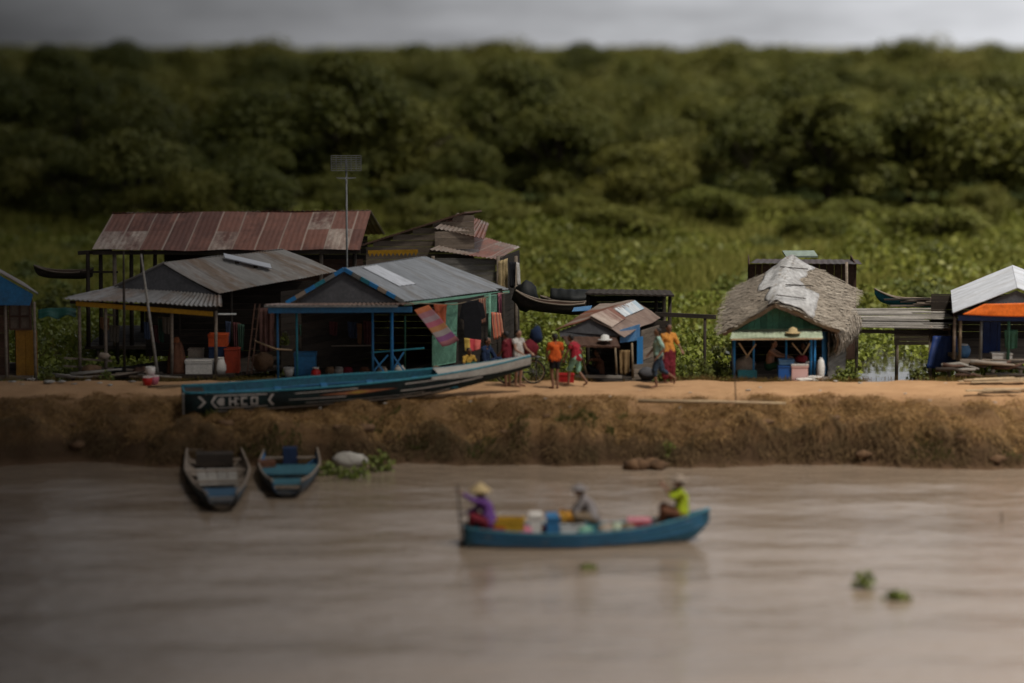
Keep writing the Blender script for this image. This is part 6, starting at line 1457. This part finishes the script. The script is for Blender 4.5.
    for k, (px, py, s) in enumerate(bits):
        p = foot(px, py, 1.28); o = MB().ball(p + V((0, 0, s * .3)), (s * .85, s * .6, s * .22), 9, 1.1, k).build('plastic_scrap', M['scrap'], None, True)
        tag(o, 'crumpled pale plastic scrap lying on the earth path', 'litter', 'plastic scraps on the path')
    # water's edge
    p = G(349, 467, .0); m = MB(); m.ball(p + V((0, .1, .12)), (.42, .30, .22), 16, .45, 3); tag(m.build('pale_rock', M['stone'], None, True), 'pale flat rock among green weeds at the waterline', 'rock')
    for k, (px, py, w, lab) in enumerate(((326, 474, .48, 'low green plant at the waterline left of the pale rock'), (352, 477, .50, 'low green plant in front of the pale rock'), (379, 470, .46, 'taller leafy plant right of the pale rock'))):
        leafy('water_plant', lab, 'plant', G(px, py, 0.02), (w, w * .6, .30 + .2 * (k == 2)), 150, .065, M['leafm'], group='plants round the pale rock')
    # clod and twig plant at the waterline
    m = MB(); p = G(645, 469, 0)
    for k in range(5): m.ball(p + V((random.uniform(-.4, .4), random.uniform(-.1, .3), .08)), (.24, .2, .15), 10, .6, k)
    tag(m.build('earth_clod', M['root'], None, True), 'brown clod of earth and roots slumped into the water', 'clod')
    m = MB(); p = G(686, 466, 0)
    for k in range(3): m.ball(p + V((random.uniform(-.3, .3), random.uniform(-.1, .2), .06)), (.22, .18, .13), 10, .6, k + 7)
    tag(m.build('earth_clod', M['root'], None, True), 'smaller earth clod at the waterline right of the root clod', 'clod')
    leafy('twig_plant', 'pale green twiggy plant on the bank above the lime clad person', 'plant', V((GX(668, 62.9), toe(GX(668, 62.9)) + .15, .15)), (.25, .2, .55), 40, .05, M['leafm'])
    for px, py, w, h, lab in ((864, 588, .27, .34, 'upright clump of floating water hyacinth, taller of the pair'), (897, 600, .32, .20, 'low round clump of floating water hyacinth, shorter of the pair'), (588, 568, .2, .05, 'flat floating water plant in front of the trading boat')):
        leafy('floating_plant', lab, 'water plant', G(px, py, 0.0), (w, w * .8, h), 75, .07, M['leafm'], group='plants floating on the river')
    tag(MB().tube([G(1002, 522, -.02) , G(1001, 522, 0) + V((0, 0, .25))], [.015, .01], 6).build('water_stick', M['wood_dark'], None, True), 'short thin stick standing in the river at the right', 'stick')
    # roots and stones on the bank face
    for k in range(14):
        x = random.uniform(-12, 12.5); y = toe(x) + random.uniform(.1, 1.2); zz = ground_z(x, y); s = random.uniform(.07, .17)
        tag(MB().ball((x, y, zz + s * .2), (s * 1.4, s, s * .7), 10, .7, k + 30).build('earth_clod', M['root'], None, True), 'brown earth clod fallen on the lower bank', 'clod', 'clods on the lower bank')
    # bushes in the marsh
    for k, (px, py, Y, r_, h, lab) in enumerate(((928, 293, 96, 1.4, 1.7, 'dark bush in the marsh above the plank shelter'), (935, 270, 118, 1.2, 1.3, 'small bush behind the dark marsh bush'), (60, 258, 95, 1.2, 1.2, 'low bush left of the rust roofed shed'), (552, 246, 115, 1.3, 1.2, 'low bush in the marsh above the dark boats'))):
        leafy('marsh_bush', lab, 'bush', V((GX(px, Y), Y, .1)), (r_, r_, h), 900, .11, M['leafb'])
    random.seed(63)
    for k in range(46):
        Y = random.uniform(94, 134); px = random.choice([random.uniform(540, 760), random.uniform(840, 1020), random.uniform(380, 1020), random.uniform(10, 90)]); rr_ = random.uniform(.5, 1.3)
        leafy('marsh_bush', 'small scattered bush growing in the open marsh below the wood', 'bush', V((GX(px, Y), Y, .1)), (rr_ * 1.3, rr_, rr_ * .9), int(300 + 350 * rr_), .11, M[random.choice(['leafb', 'leafm'])], group='small bushes in the open marsh')
    for k in range(5):
        x = P(716 + k * 3.2, 0, 70.2 + k * .4).x; leafy('tall_weed', 'dark leafy weed crowding the left wall of the thatched hut', 'weed', V((x, 70.2 + k * .4, .9)), (.28, .25, .9 - .08 * k), 170, .05, M['leafb'], group='weeds by the thatched hut')
    random.seed(91)
    for k, (px, Y, h) in enumerate(((664, 69.2, .5), (674, 69.0, .6), (684, 69.3, .8), (694, 69.1, .7), (706, 69.2, .8), (712, 69.0, .55), (545, 69.3, .7), (538, 69.6, .9), (562, 69.4, .5), (846, 69.4, .45), (856, 69.6, .6), (921, 69.5, .5), (928, 69.3, .4), (862, 69.3, .3), (729, 69.2, .5), (40, 69.3, .5), (100, 69.4, .35))):
        x = P(px, 0, Y).x; leafy('edge_weed', 'ragged leafy weed at the back edge of the path', 'weed', V((x, Y, 1.15)), (.24, .2, h), int(90 + 110 * h), .05, M[random.choice(['leafm', 'leafb'])], group='weeds at the back edge of the path')
    for k in range(6):
        px = 48 + k * 11; Y = 71.4 + .2 * (k % 3); leafy('tall_weed', 'leafy green weed growing under the green tarp', 'weed', V((P(px, 0, Y).x, Y, .6)), (.3, .3, 1.0 + .2 * (k % 2)), 170, .055, M['leafm'], group='weeds by the grey roofed house')

def build_site():
    M['leafm'] = mat_leaf('plant_leaf', (.085, .115, .02), (.17, .19, .04), None, .2, .5); M['leafb'] = mat_leaf('bush_leaf', (.065, .08, .016), (.12, .13, .028), None, .2, .6)
    site_mats(); M['navy_boat'] = mat('boat_dull_blue', (.03, .085, .15), None, 3, .7, dirt=.5); M['dim_teal'] = mat('boat_dull_teal', (.03, .115, .15), None, 3, .7, dirt=.5); M['scrap'] = mat('scrap_pale', (.45, .43, .40), (.28, .26, .23), 6, .6)
    edge_hut(); grey_house(); blue_house(); rust_shed(); plank_house(); low_hut(); thatched_hut(); brown_house(); plank_shelter(); right_hut(); back_shed(); antenna()
    boats(); bicycle(); goods()
SKY_HI = 5.6; SKY_LO = .05; SUN_E = 3.5; EXPO = .44; SLAB_H = 2.2; SLAB_X = -.005
build_light()
build_people()
build_site()
build_ground(); build_water(); build_shade_slab()
build_forest(); build_field(); build_bank_grass()
